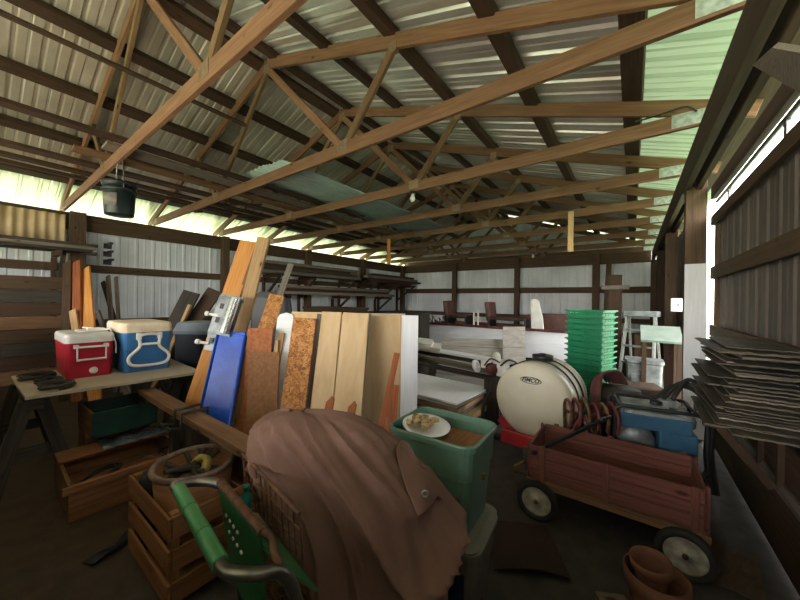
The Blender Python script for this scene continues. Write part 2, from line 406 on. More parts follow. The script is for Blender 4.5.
for i, y in enumerate((7.6, 10.0)):
    timber('wall_post', (.56, y, 0), (.56, y, 3.0), .17, .17, 'dark post on the right wall, ' + ['behind the pale jamb post', 'second beyond the pale jamb post'][i], 'dark', 'post', up=(0, 1, 0))
timber('wall_girt', (.68, 5.1, 1.3), (.68, YF-.2, 1.3), .05, .14, 'dark girt along the right wall behind the step ladder')
# right header beam (two plies), eave board, outer fascia
timber('header_beam', (.485, YN+.1, 2.93), (.485, YF-.3, 2.93), .06, .28, 'heavy dark header beam along the right wall under the truss ends', 'dark')
timber('header_beam', (.585, YN+.1, 2.88), (.585, YF-.3, 2.88), .05, .2, 'outer dark header board along the right wall', 'dark')
timber('track_board', (.72, YN+.2, 2.74), (.72, 4.9, 2.74), .05, .14, 'dark board above the sliding door track', 'dark')
# right jamb post: bare wood above, white painted casing below
jp = thing('jamb_post', 'pale jamb post beside the bright gap of the sliding door', 'post', (.565, 4.87, 0), kind='structure')
mb = MB(); mb.box((0, 0, 1.5), (.18, .14, 3.0)); mb.build('post_core', M['post'], jp, bevel=.005)
mb = MB(); mb.box((.0, -.085, .98), (.185, .02, 1.94)); mb.build('painted_casing', M['whitewood'], jp, bevel=.003)
# sliding door, pushed forward along the right wall
def door():
    d = thing('door_1', 'brown ribbed metal sliding door with wooden rails at the right', 'door', (.70, 0, 0), kind='structure')
    mb = MB(); ps = rib_ys(-.75, 4.83, .23)
    mb.grid([[Vector((.05-rib(p)*.4, p, z)) for p in ps] for z in (.012, 1.2, 2.46)], sm=False); mb.build('door_sheet', M['doormetal'], d, solid=.003)
    for z, h in ((.14, .16), (1.22, .12), (1.84, .13), (2.41, .1)):
        mb = MB(); mb.box((.0, 2.03, z), (.035, 5.56, h)); mb.build('rail', M['post' if z != .14 else 'dark'], d, bevel=.004)
    for y in (-.7, 4.76):
        mb = MB(); mb.box((.032, y, 1.26), (.03, .12, 2.4)); mb.build('stile', M['post'], d, bevel=.004)
    mb = MB(); mb.box((-.022, 1.9, .44), (.012, 5.2, .62)); mb.build('kick_panel', M['dark'], d)
    mb = MB(); mb.box((-.035, 1.9, .50), (.014, 5.2, .07)); mb.build('kick_rail', M['grey'], d)
    return d
door()
tk = thing('trim_1', 'grey metal sliding door track with its bright slit', 'track', (.74, 0, 2.6), kind='structure')
mb = MB(); mb.tube([(0, YN+.5, .03), (0, 4.85, .03)], .018, 8); mb.build('track_rail', M['steel'], tk)
mb = MB()
for y in (.1, 1.5, 2.9, 4.3): mb.box((0, y, -.04), (.02, .05, .13)); mb.tube([(-.012, y, -.0), (.012, y, -.0)], .028, 10)
mb.build('hanger_roller', M['steel'], tk)
# tan corrugated panel hung inside the left wall
mb = MB(); ys = [-.6+.02*k for k in range(83)]
mb.grid([[Vector((.022*math.sin(y*2*math.pi/.125), y, z)) for y in ys] for z in (2.44, 3.0)], sm=True)
tag(mb.build('corrugated_panel', M['tanmetal'], loc=(-8.53, 0, 0), solid=.003), 'tan corrugated sheet fixed high on the left wall above the lumber rack', 'panel')

# ================================================================ ROOF TRUSSES
def gusset(mb, x, z, w, h):
    for s in (-1, 1):
        mb.box((x, s*.0225, z), (w, .004, h))
        for k in range(int(w/.022)):
            mb.box((x-w/2+.011+k*.022, s*.025, z), (.006, .003, h*.94))
def make_truss():
    t = thing('roof_truss', 'x', 'roof truss', (0, 0, 0), group='wooden roof trusses')
    L_, R_ = -8.62, .47; W_ = R_-L_
    mb = MB(); mb.beam((L_, 0, ZB), (R_, 0, ZB), .04, .14); mb.build('bottom_chord', M['truss'], t, bevel=.004)
    for e, s in ((L_-.35, -1), (R_+.35, 1)):
        z = APZ - abs(e-APX)*(APZ-3.2)/4.6 + .02
        mb = MB(); mb.beam((e, 0, z), (APX, 0, APZ+.02), .04, .14); mb.build('top_chord', M['truss'], t, bevel=.004)
    j = [(APX, APZ-.06, -2.57, ZB), (-2.57, ZB, -1.9, 3.95), (APX, APZ-.06, -5.6, ZB), (-5.6, ZB, -6.3, 3.95)]
    for k, (x0, z0, x1, z1) in enumerate(j):
        mb = MB(); mb.beam((x0, .0, z0), (x1, .0, z1), .038, .09); mb.build('web', M['truss' if k == 0 else 'truss_web'], t, bevel=.003)
    for x, z, w, h in ((-2.57, ZB+.03, .16, .12), (-5.6, ZB+.03, .16, .12), (.4, ZB+.01, .26, .12), (-8.45, ZB+.01, .16, .1), (APX, APZ-.06, .14, .12), (-1.9, 3.95, .1, .1), (-6.3, 3.95, .1, .1)):
        mb = MB(); gusset(mb, x, z, w, h); mb.build('truss_plate', M['plate' if x > 0 else 'plate_old'], t)
    return t
TL = ['nearest roof truss, its chord carrying the hanging dark bucket', 'second roof truss from the viewer, passing above the tall orange board', 'third roof truss from the viewer, with the light bulb under its chord',
      'fourth roof truss from the viewer, just beyond the light bulb', 'fifth roof truss from the viewer, with the short hanging plank on it', 'sixth roof truss from the viewer', 'seventh roof truss from the viewer', 'eighth roof truss, second last before the far end wall', 'last roof truss, right against the far end wall']
tr0 = make_truss()
for i, y in enumerate(TY):
    o = tr0 if i == 0 else dup(tr0)
    o.location = (rnd.uniform(-.02, .02) if i else 0, y, 0); o['label'] = TL[i]

# ================================================================ LIGHT
w = bpy.data.worlds.new('sky'); S.world = w; w.use_nodes = True; nt = w.node_tree; bg = nt.nodes['Background']
sk = nt.nodes.new('ShaderNodeTexSky'); sk.sky_type = 'NISHITA'; sk.sun_disc = False; sk.sun_elevation = math.radians(48); sk.sun_rotation = math.radians(200)
mxs = nt.nodes.new('ShaderNodeMix'); mxs.data_type = 'RGBA'; mxs.inputs['Factor'].default_value = .8
nt.links.new(sk.outputs[0], mxs.inputs['A']); mxs.inputs['B'].default_value = (5.7, 5.3, 4.9, 1)
nt.links.new(mxs.outputs['Result'], bg.inputs['Color']); bg.inputs['Strength'].default_value = .75
sun = bpy.data.lights.new('sun', 'SUN'); sun.energy = 14; sun.angle = .02; sun.color = (1, .95, .86)
so = bpy.data.objects.new('sun', sun); COL.objects.link(so); so.rotation_euler = (math.radians(46), 0, math.radians(-14))
def portal(name, loc, rot, sx_, sy_):
    l = bpy.data.lights.new(name, 'AREA'); l.shape = 'RECTANGLE'; l.size = sx_; l.size_y = sy_; l.cycles.is_portal = True
    o = bpy.data.objects.new(name, l); COL.objects.link(o); o.location = loc; o.rotation_euler = rot
portal('doorway_daylight', ((DX0+DX1)/2, YN-.05, (DZ0+DZ1)/2), (math.radians(90), 0, 0), DX1-DX0, DZ1-DZ0)
portal('eave_daylight', (XL-.05, (YN+YF)/2, 3.17), (0, math.radians(-90), 0), .3, YF-YN)
S.view_settings.exposure = 1.75
M['tabletop'] = wood('table_top', (158, 144, 124), (182, 170, 150), vary=.03, knots=False)
# ================================================================ COOLER TABLE (left)
tb = thing('work_table', 'low makeshift table, a pale board on dark sawhorses, carrying two coolers', 'table', (-4.1, .8, 0))
mb = MB(); mb.prism([(-.50, -.57), (.52, -.555), (.60, .60), (-.62, .66)], .725, .75); mb.build('table_board', M['tabletop'], tb, bevel=.003)
for y in (-.5, .5):
    sh = MB(); sh.box((0, y, .675), (.95, .09, .09)); s = sh.build('sawhorse_rail', M['greydark'], tb, bevel=.004)
    for x in (-.4, .4):
        for q in (-1, 1):
            l = MB(); l.beam((x, y+q*.04, .68), (x+.05*(1 if x > 0 else -1), y+q*.2, .01), .08, .045, (1, 0, 0)); l.build('leg', M['greydark'], tb, bevel=.004)
        l = MB(); l.beam((x, y-.16, .3), (x, y+.16, .3), .02, .09); l.build('brace', M['greydark'], tb)

def cooler(name, label, loc, w, dp, h, body, lid, big):
    """end with the handle faces +x; w along y, dp along x"""
    t = thing(name, label, 'cooler', loc)
    mb = MB(); shell(mb, [(dp*.93, w*.9, .035, 0), (dp*.94, w*.92, .04, .015), (dp, w, .045, h*.78), (dp, w, .045, h*.80)])
    mb.build('body', body, t, bevel=.006)
    mb = MB(); shell(mb, [(dp*1.02, w*1.03, .05, h*.80), (dp*1.02, w*1.03, .05, h*.93), (dp*.99, w*.99, .05, h*.985), (dp*.90, w*.86, .04, h)])
    mb.build('lid', lid, t, bevel=.004)
    return t
M['red'] = surf('red_plastic', (172, 22, 44), (158, 20, 40), scale=3, rough=.42, vary=.02)
M['blue'] = surf('blue_plastic', (58, 118, 168), (50, 106, 156), scale=3, rough=.42, vary=.02)
M['lidblue'] = surf('stained_lid', (226, 216, 196), (206, 180, 140), scale=7, rough=.5)
rc = cooler('ice_chest', 'red cooler with a white lid and square white end handle', (-4.31, .665, .75), .33, .60, .40, M['red'], M['white'], False)
mb = MB(); mb.tube([(.345, -.095, .17), (.345, -.095, .285), (.345, .095, .285), (.345, .095, .17)], .012, 8, closed=True); mb.box((.325, -.1, .29), (.05, .03, .03)); mb.box((.325, .1, .29), (.05, .03, .03))
mb.build('handle', M['white'], rc)
mb = MB(); mb.lathe([(.0, -.01), (.03, -.01), (.03, .012), (.02, .02), (0, .02)], 16, (.288, .02, .06), rotm(0, math.pi/2, 0)); mb.build('drain_plug', M['white'], rc)
bc = cooler('ice_chest', 'blue cooler with a stained cream lid and a flared white bail handle', (-4.25, 1.075, .75), .40, .64, .49, M['blue'], M['lidblue'], True)
pts = [(-.075, .36), (.075, .36), (.08, .25), (.16, .16), (.15, .09), (.08, .065), (-.08, .065), (-.15, .09), (-.16, .16), (-.08, .25)]
mb = MB(); mb.tube(spline([(.345, a, b) for a, b in pts], 5, True), .014, 8, closed=True)
mb.box((.335, -.085, .355), (.04, .035, .06)); mb.box((.335, .085, .355), (.04, .035, .06)); mb.tube([(.345, -.07, .275), (.345, .07, .275)], .012, 8)
mb.build('handle', M['white'], bc)
mb = MB(); mb.box((.312, .01, .12), (.02, .13, .012)); mb.box((.318, 0, .22), (.014, .38, .008)); mb.build('groove_trim', M['blue'], bc)
# junk on the table corner
def coil(mb, c, r, n, tr, wob=.02, M_=None):
    pts = []
    for k in range(n*18):
        a = k*2*math.pi/18; q = r*(1+wob*math.sin(a*2.7))
        p = Vector((q*math.cos(a), q*math.sin(a), k/18*tr*1.3/ max(1, n*.5) + rnd.uniform(-.002, .002)))
        pts.append((M_ @ p if M_ else p)+Vector(c))
    mb.tube(pts, tr, 6)
for i, (x, y, z, r) in enumerate(((-3.72, .42, .765, .09), (-3.95, .4, .765, .07), (-4.25, .36, .765, .10))):
    mb = MB(); coil(mb, (0, 0, 0), r, 3, .012, .12)
    tag(mb.build('rope_coil', M['rubber' if i else 'greydark'], loc=(x, y, z)), ['small dark coil of cord at the front table corner beside the red cooler', 'dark coil of cord just left of the red cooler', 'dark coil of cord at the far left of the cooler table'][i], 'cord', 'cord coils on the table')
mb = MB(); shell(mb, [(.26, .2, .03, 0), (.27, .21, .03, .012)]); mb.box((.04, .02, .02), (.1, .12, .018)); mb.tube([(-.1, -.05, .03), (.2, .1, .02), (.31, .12, -.1), (.32, .12, -.2)], .006, 6)
tag(mb.build('cap_visor', M['white'], loc=(-4.33, .72, 1.152)), 'flat pale tray with a black cord lying on the red cooler lid', 'tray')
# ================================================================ LEFT FOREGROUND: planter, boxes, crate
M['dkgreen'] = surf('dark_green_paint', (22, 58, 48), (18, 46, 40), scale=6, rough=.5)
def open_box(t, w, d, h, th, side, end, z0=0, names=('side_board', 'end_board')):
    for s in (-1, 1):
        mb = MB(); mb.box((0, s*(d/2-th/2), z0+h/2), (w, th, h)); mb.build(names[0], M[side], t, bevel=.003)
        mb = MB(); mb.box((s*(w/2-th/2), 0, z0+h/2), (th, d-2*th, h)); mb.build(names[1], M[end], t, bevel=.003)
    mb = MB(); mb.box((0, 0, z0+th/2), (w-2*th, d-2*th, th)); mb.build('bottom_board', M[side], t)
# supports
rk = thing('storage_box', 'long brown plank box beneath the green planter', 'box', (-3.81, .8, 0), rz=math.pi/2)
open_box(rk, .44, .28, .348, .02, 'plank', 'plank')
gp = thing('planter_box', 'dark green trough with pale wooden ends in front of the cooler table', 'box', (-3.71, .8, .35), rz=math.pi/2+.03)
open_box(gp, .44, .46, .20, .02, 'dkgreen', 'plank')
M['film'] = surf('clear_film', (118, 124, 130), (84, 92, 100), scale=14, rough=.18, spec=.8)
mb = MB(); mb.grid([[Vector((-.22+.44*i/14, -.12+.24*j/8, .015+.022*math.sin(i*1.3+j*.9)*math.sin(j*1.1))) for i in range(15)] for j in range(9)])
tag(mb.build('plastic_sheet', M['film'], loc=(-3.50, .86, .262), rot=(0, 0, math.pi/2), solid=.004), 'crumpled bluish plastic film beside the green trough', 'plastic sheet')
# box it lies on
mb = MB(); mb.box((0, 0, .008), (.24, .76, .016)); tag(mb.build('lid_board', M['crate'], loc=(-3.53, .78, .242)), 'brown board across the back of the long open box, under the plastic film', 'board')
# long open box with wires
lb = thing('wooden_box', 'long dark open wooden box holding coils of wire, left of the slatted crate', 'box', (-3.30, .74, 0), rz=math.pi/2-.02)
open_box(lb, .68, .68, .24, .022, 'crate', 'plank')
mb = MB(); mb.box((0, -.354, .22), (.74, .025, .05)); mb.build('rim_rail', M['crate'], lb, bevel=.004)
mb = MB(); mb.box((0, 0, .06), (.62, .62, .02)); mb.build('false_bottom', M['crate'], lb)
for i, (a, b, r) in enumerate(((-.20, .02, .12), (.06, -.03, .10), (.25, .04, .08))):
    mb = MB(); coil(mb, (0, 0, 0), r, 4, .007, .15, rotm(.25-.15*i, .2*(i-1), 0))
    p = Vector((-3.16, .78, .155)) + rotm(0, 0, 1.54) @ Vector((a, b, 0))
    tag(mb.build('wire_coil', M['rubber' if i != 1 else 'rust'], loc=p), ['black wire coil at the near end of the long open box', 'rusty wire coil in the middle of the long open box', 'small black wire coil at the far end of the long open box'][i], 'wire', 'wire coils in the long box')
# slatted crate
cr = thing('slatted_crate', 'brown slatted apple crate holding a bushel basket', 'crate', (-2.03, .79, 0), rz=0)
CW, CD = .60, .46
for s in (-1, 1):
    for k in range(3):
        mb = MB(); mb.box((0, s*CD/2, .10+.155*k), (CW+.02, .014, .105)); mb.build('slat', M['crate'], cr, bevel=.003)
        mb = MB(); mb.box((s*CW/2, 0, .10+.155*k), (.014, CD-.02, .105)); mb.build('slat', M['crate'], cr, bevel=.003)
    for s2 in (-1, 1):
        mb = MB(); mb.box((s*(CW/2-.028), s2*(CD/2-.028), .235), (.04, .04, .47)); mb.build('corner_post', M['crate'], cr, bevel=.003)
mb = MB(); mb.box((0, 0, .05), (CW-.03, CD-.03, .016)); mb.build('bottom_board', M['crate'], cr)
mb = MB(); mb.box((-.02, CD/2-.02, .52), (CW, .012, .2)); mb.build('back_panel', M['plank'], cr, bevel=.003)
bu = thing('bushel_basket', 'round bushel basket with a rope rim, standing in the slatted crate', 'basket', (-2.03, .78, .08))
prof = [(.15, 0), (.165, .1), (.18, .25), (.20, .46), (.19, .46), (.165, .2), (.14, .03), (0, .03)]
mb = MB(); mb.lathe(prof, 32); mb.build('basket_body', M['crate'], bu)
M['ropeish'] = surf('bleached_rim', (128, 108, 96), (96, 78, 68), scale=20, rough=.8)
mb = MB(); mb.tube([(.2*math.cos(t*math.pi/16), .2*math.sin(t*math.pi/16), .465) for t in range(32)], .016, 8, closed=True); mb.build('rim', M['ropeish'], bu)
for z in (.12, .3):
    mb = MB(); q = .165+.05*z; mb.tube([(q*math.cos(t*math.pi/16), q*math.sin(t*math.pi/16), z) for t in range(32)], .007, 6, closed=True); mb.build('hoop', M['rust'], bu)
M['yellow'] = surf('yellow_tape', (176, 156, 66), (150, 130, 60), scale=12, rough=.5)
mb = MB(); mb.lathe([(.035, -.02), (.062, -.02), (.062, .02), (.035, .02), (.035, -.02)], 24)
tag(mb.build('tape_roll', M['yellow'], loc=(-2.01, .80, .52), rot=(.9, .25, 0)), 'yellow roll of tape on top of the bushel basket contents', 'tape roll')
mb = MB()
for k in range(9):
    a = rnd.uniform(0, 6.28); b = a+rnd.uniform(2, 4); mb.tube([(.13*math.cos(a), .13*math.sin(a), .3), (.02*rnd.uniform(-1, 1), .03*rnd.uniform(-1, 1), .36+.06*rnd.random()), (.15*math.cos(b), .15*math.sin(b), .43)], .014, 6)
for k in range(6): mb.lathe([(0, 0), (.05, 0), (.06, .05), (.03, .09), (0, .1)], 10, (rnd.uniform(-.08, .08), rnd.uniform(-.08, .08), .28+.03*k/6))
tag(mb.build('odds_and_ends', M['greydark'], loc=(-2.03, .78, .12)), 'tangle of straps and small junk inside the bushel basket', 'junk', kind='stuff')
mb = MB(); mb.lathe([(0, 0), (.052, 0), (.058, .06), (.058, .36), (.04, .42), (0, .42)], 16)
tag(mb.build('canister', M['rubber'], loc=(-2.25, .635, .06)), 'grey canister wedged between the bushel basket and the crate side', 'canister')
# long plank with black clamps
PA, PB = at(146, 391, Z=.62), at(264, 457, Z=.65)
mb = MB(); mb.beam((0, 0, 0), PB-PA, .12, .05)
pk = tag(mb.build('long_plank', M['plank'], loc=PA, bevel=.004), 'long brown plank lying across behind the boxes, with black clamps on it', 'plank')
tl = thing('plank_trestle', 'low dark trestle holding up the long brown plank', 'trestle', (-2.6, PA.lerp(PB, .6).y, 0))
for x in (-.16, .16):
    mb = MB(); mb.box((x, 0, .295), (.08, .12, .59)); mb.build('upright', M['greydark'], tl, bevel=.004)
mb = MB(); mb.box((0, 0, .2), (.34, .05, .1)); mb.build('stretcher', M['greydark'], tl)
for i, x in enumerate((-2.62, -2.50)):
    c = thing('bar_clamp', ['black clamp gripping the long plank, the nearer one to the coolers', 'black clamp gripping the long plank, the one beside the blue board'][i], 'clamp', (x, PA.lerp(PB, (x-PA.x)/(PB.x-PA.x)).y, .61), group='clamps on the plank')
    mb = MB(); mb.tube([(0, -.085, -.03), (0, -.085, .08), (0, .085, .08), (0, .085, -.03)], .012, 8); mb.build('clamp_frame', M['black'], c)
    mb = MB(); mb.tube([(0, -.085, -.02), (0, -.16, .0)], .01, 8); mb.tube([(-.04, -.16, 0), (.04, -.16, 0)], .008, 6); mb.build('clamp_screw', M['black'], c)
bx = thing('cardboard_box', 'closed brown carton behind the shopping cart basket', 'box', (-1.38, 1.14, 0), rz=.6)
mb = MB(); shell(mb, [(.40, .32, .01, 0), (.40, .32, .01, .62)]); mb.build('carton', M['plank'], bx)
# black rubber straps on the floor
mb = MB(); mb.grid([[Vector((.035*(j-1)+.03*math.sin(i*.35), .03*i, .012+.012*math.sin(i*.8))) for j in range(3)] for i in range(9)])
tag(mb.build('rubber_strap', M['black'], loc=at(88, 566, Z=.006), rot=(0, 0, .55), solid=.01), 'curved black rubber strap on the dirt floor before the boxes', 'strap')
# ================================================================ SHOPPING CART
M['cartgreen'] = surf('cart_green_plastic', (62, 128, 78), (52, 110, 66), scale=5, rough=.35)
M['flapgreen'] = surf('dark_green_plastic', (22, 92, 46), (16, 74, 38), scale=5, rough=.45)
M['chrome'] = surf('dull_chrome', (140, 138, 130), (104, 100, 92), scale=14, rough=.32, metal=.85)
ct = thing('shopping_cart', 'old wire shopping cart with a green plastic handle and green child seat', 'cart', (-.98, .60, 0))
W = lambda *p: Vector(p) - Vector((-.98, .60, 0))
h1, h2 = W(-1.20, .415, .865), W(-.79, .362, .86)
mb = MB(); mb.tube([h1, h2], .020, 14); mb.tube([h1.lerp(h2, .33), h1.lerp(h2, .35)], .0215, 14); mb.tube([h1.lerp(h2, .66), h1.lerp(h2, .68)], .0215, 14); mb.build('handle', M['cartgreen'], ct)
mb = MB(); mb.tube(spline([h2, h2+Vector((.04, 0, 0)), W(-.70, .40, .855), W(-.675, .455, .83), W(-.665, .50, .70), W(-.66, .56, .30), W(-.66, .62, .2)], 6), .0155, 12)
mb.build('frame_tube', M['chrome'], ct)
mb = MB(); mb.tube(spline([h1, h1+Vector((-.03, .0, 0)), W(-1.20, .48, .86), W(-1.12, .52, .85), W(-1.09, .54, .76), W(-1.10, .6, .30), W(-1.10, .66, .2)], 6), .0155, 12)
mb.build('frame_tube', M['chrome'], ct)
b1, b2 = W(-1.10, .50, .885), W(-.80, .475, .865)
mb = MB(); mb.tube([b1, b2], .013, 10); mb.tube(spline([b2, b2+Vector((.03, .01, -.01)), W(-.735, .47, .84), W(-.70, .465, .83)], 5), .010, 8)
mb.build('seat_bar', M['rust'], ct)
def quad_panel(mb, a, b, c, d, n=6):
    mb.grid([[a.lerp(b, i/n).lerp(d.lerp(c, i/n), j/n) for i in range(n+1)] for j in range(n+1)], sm=False)
mb = MB(); quad_panel(mb, b1+Vector((0, -.004, -.015)), b2+Vector((0, -.004, -.015)), W(-.80, .50, .50), W(-1.08, .54, .55)); sf = mb.build('seat_back', M['flapgreen'], ct, solid=.006)
mb = MB()
for i in range(4):
    for j in range(2):
        p = (b1+Vector((0, -.004, -.015))).lerp(b2+Vector((0, -.004, -.015)), .12+.09*i).lerp(W(-1.0, .53, .54).lerp(W(-.8, .5, .5), .2*i), .22+.16*j); mb.lathe([(0, -.006), (.006, -.005), (.006, .0), (0, .0)], 8, p+Vector((0, -.006, 0)), rotm(math.pi/2, 0, 0))
mb.build('rivet', M['white'], sf)
mb = MB(); quad_panel(mb, W(-1.08, .52, .80), W(-.76, .51, .76), W(-.72, .60, .66), W(-1.08, .62, .72)); mb.build('seat_flap', M['cartgreen'], ct, solid=.007)
mb = MB()
for k in range(5): mb.beam(W(-.80+.03*k, .44, .63-.015*k), W(-.66, .50+.012*k, .66-.02*k), .01, .022)
mb.build('seat_slats', M['cartgreen'], ct)
# wire gate and basket
g1, g2 = W(-1.15, .60, .925), W(-.735, .545, .905)
def wires(mb, a, b, c, d, nu, nv, r=.003):
    for i in range(nu+1): mb.tube([a.lerp(b, i/nu), d.lerp(c, i/nu)], r, 5)
    for j in range(nv+1): mb.tube([a.lerp(d, j/nv), b.lerp(c, j/nv)], r if j else r*2, 6)
lo1, lo2 = W(-1.14, .615, .76), W(-.735, .56, .75)
bk1, bk2 = W(-1.13, .69, .89), W(-.74, .63, .88); bl1, bl2 = W(-1.10, .70, .5), W(-.74, .66, .5)
mb = MB(); wires(mb, g1, g2, lo2, lo1, 11, 3); mb.build('basket_gate', M['rust'], ct)
mb = MB(); lq1, lq2 = W(-1.12, .63, .5), W(-.76, .58, .5); wires(mb, g1, bk1, bl1, lq1, 3, 6); wires(mb, lq1, lq2, bl2, bl1, 10, 3)
mb.build('basket_wires', M['rust'], ct)
mb = MB()
for x, y in ((-1.10, .66), (-.66, .62), (-1.06, .72), (-.72, .70)): mb.tube([W(x, y, .2), W(x, y, .1)], .012, 8)
mb.tube([W(-1.10, .66, .2), W(-1.06, .72, .2), W(-.72, .70, .2), W(-.66, .62, .2)], .014, 8, closed=True); mb.tube([W(-1.06, .72, .2), W(-1.06, .72, .5)], .012, 8); mb.tube([W(-.72, .70, .2), W(-.74, .76, .5)], .012, 8)
mb.build('lower_frame', M['chrome'], ct)
for x, y in ((-1.10, .66), (-.66, .62), (-1.06, .72), (-.72, .70)):
    mb = MB(); mb.lathe([(0, -.014), (.055, -.014), (.06, 0), (.055, .014), (0, .014)], 18, W(x, y, .06), rotm(0, math.pi/2, 0)); mb.build('caster', M['rubber'], ct)
M['teal'] = surf('teal_plastic', (20, 110, 96), (16, 90, 80), scale=6, rough=.4)
for i, (x, y, z) in enumerate(((246, 511, .79), (284, 515, .745))):
    mb = MB(); mb.lathe([(0, 0), (.016, 0), (.018, .01), (.018, .05), (.008, .062), (.008, .075), (.011, .075), (.011, .086), (0, .086)], 16)
    tag(mb.build('plastic_bottle', M['teal'], loc=at(x, y, Z=z)), ['small teal bottle on the cart child seat, the one further from the tarp', 'small teal bottle on the cart child seat, beside the canvas tarp'][i], 'bottle')

# ================================================================ CANVAS TARP over a barrel
mt = surf('brown_canvas', (130, 100, 88), (112, 85, 73), scale=3.5, rough=.9, bump=.25, bscale=220, spec=.15, vary=.02)
M['canvas'] = mt
ZL = [(1.068, -.42, -.36, .02), (1.066, -.47, -.27, .08), (1.055, -.51, -.19, .14), (1.032, -.54, -.11, .20), (1.0, -.555, -.04, .24), (.95, -.535, .03, .27), (.88, -.495, .11, .29), (.80, -.43, .178, .31), (.70, -.385, .214, .32), (.58, -.36, .22, .33), (.41, -.352, .215, .34), (.2, -.35, .23, .35), (.02, -.355, .25, .36)]
def tz(u):                                    # u in 0..1 -> interpolated ring
    f = u*(len(ZL)-1); i = min(int(f), len(ZL)-2); t = f-i
    a, b_ = ZL[i], ZL[i+1]
    v = [a[k]+(b_[k]-a[k])*t for k in range(4)]
    return [max(.015, 1.5-(1.5-v[0])*1.06), v[1]*1.06, v[2]*1.06, v[3]*.92]
TD = 1.30
def tarp(u, th, off=0):
    z, l, r_, dp = tz(u); c = (l+r_)/2; hw = (r_-l)/2
    e = .82; ca, sa = math.cos(th), math.sin(th)
    x = math.copysign(abs(ca)**e, ca); y = math.copysign(abs(sa)**e, sa)
    # folds fan out from the upper left corner of the cloth
    zz = z + .006*math.sin(3*th+9*u)
    a_ = c+hw*x; r0 = math.hypot(a_+.60, 1.16-zz)
    phi = math.atan2(a_+.60, 1.16-zz) + .10*math.sin(5*r0+2*th) 
    crest = lambda v: 1-abs(math.sin(v))**.5*1.6
    g = max(0, min(1, (r0-.06)/.28))
    back = .5+.5*max(0, min(1, .5-sa*1.5))
    dd = g*back*(.055*crest(phi*6.5+.3) + .018*crest(phi*14+1.1+2*r0) + .006*math.sin(phi*41+7*r0))
    dd += .010*max(0, min(1, (.8-zz)/.5))*math.sin(16*th+3*u) + .004*math.sin(23*th+15*u)*min(1, u*8)
    q = 1 + dd/.3 + off
    if y > 0: y *= .22
    return rt*(c+hw*x*q) + fw*(TD+dp*y*q) + Vector((0, 0, max(.012, zz)))
NU, NT = 110, 300
tp = thing('canvas_tarp', 'brown canvas tarp draped in folds over a tall drum beside the cart', 'tarp', rt*-.08+fw*TD)
o_ = Vector(tp.location)
mb = MB(); mb.grid([[tarp(i/NU, -2*math.pi*k/NT)-o_ for k in range(NT+1)] for i in range(NU+1)]); mb.build('canvas', M['canvas'], tp, solid=-.006)
def tq(a, z, off):                            # point on the front of the tarp: search by lateral and height
    best = None
    for i in range(20, 70):
        for k in range(100):
            th = -math.pi*k/100; p = tarp(i/NU, th, 0); la = p.dot(rt); e = (la-a)**2+(p.z-z)**2
            if best is None or e < best[0]: best = (e, i/NU, th)
    return tarp(best[1], best[2], off)-o_
fl = MB(); rows = []
for j in range(7):
    v = j/6; rows.append([tq((-.035+.09*v)+(.125-.02*v)*(i/6), .93-.165*v-.03*(i/6)+.02*math.sin(math.pi*i/6), .075+.01*math.sin(i+j)) for i in range(7)])
fl.grid(rows); f_ = fl.build('corner_flap', M['canvas'], tp, solid=.005, sub=1)
gp_ = tq(.072, .815, .10); mb = MB(); mb.tube([gp_ + rt*.011*math.cos(t*math.pi/8) + Vector((0, 0, .011*math.sin(t*math.pi/8))) for t in range(16)], .0035, 8, closed=True); mb.build('grommet', M['steel'], f_)

# ================================================================ TOTES
M['totegreen'] = surf('sage_green_plastic', (92, 124, 106), (82, 112, 96), scale=3, rough=.45, vary=.02)
M['totegrey'] = surf('cloudy_plastic', (116, 112, 98), (96, 92, 80), scale=5, rough=.5)
M['label'] = surf('blue_label', (26, 44, 78), (20, 36, 66), scale=6, rough=.5)
def tote(name, label, loc, w, d, h, mat, rz=0):
    t = thing(name, label, 'storage tote', loc, rz=rz)
    mb = MB(); shell(mb, [(w*.84, d*.82, .05, 0), (w*.93, d*.92, .05, h*.6), (w*.97, d*.965, .055, h*.62), (w, d, .06, h*.93)], closed=False)
    N_ = 20; mb.add([(x, y, .0) for x, y in rrect(w*.84, d*.82, .05, 4)], [tuple(range(N_))[::-1]])
    mb.build('body', mat, t, solid=-.005)
    mb = MB(); shell(mb, [(w*1.0, d*1.0, .06, h*.92), (w*1.05, d*1.06, .07, h*.925), (w*1.06, d*1.07, .07, h*.985), (w*1.04, d*1.05, .07, h), (w*.99, d*.99, .06, h), (w*.98, d*.98, .06, h*.93)], closed=False); mb.build('rim', mat, t, bevel=.003)
    return t
lt = tote('storage_tote', 'cloudy grey tote with a blue label, under the green tote', (-.77, 1.45, 0), .46, .36, .40, M['totegrey'], .08)
mb = MB(); shell(mb, [(.46, .38, .06, .400), (.47, .39, .06, .412), (.42, .33, .05, .418)]); mb.build('lid', M['totegrey'], lt)
mb = MB(); mb.box((.12, -.180, .20), (.12, .006, .2), ); mb.build('blue_label', M['label'], lt)
gt = tote('storage_tote', 'open sage green tote on top of the grey one, a cluttered plate in it', (-.79, 1.475, .42), .45, .37, .435, M['totegreen'], .04)
mb = MB()
for k in range(4):
    mb.box((-.19+.0*k, 0, 0), (.001, .001, .001)) if 0 else None
    mb.box((-.222, -.12+.08*k, .36), (.006, .035, .035))
mb.build('handle_slot', M['dkgreen'], gt)
mb = MB()
for k in range(10): mb.box((rnd.uniform(-.13, .13), rnd.uniform(-.1, .1), .10+.02*k), (.2, .14, .03), rotm(rnd.uniform(-.2, .2), rnd.uniform(-.2, .2), rnd.uniform(0, 3)))
mb.box((.09, .02, .345), (.2, .26, .02)); mb.box((-.08, 0, .335), (.15, .28, .025))
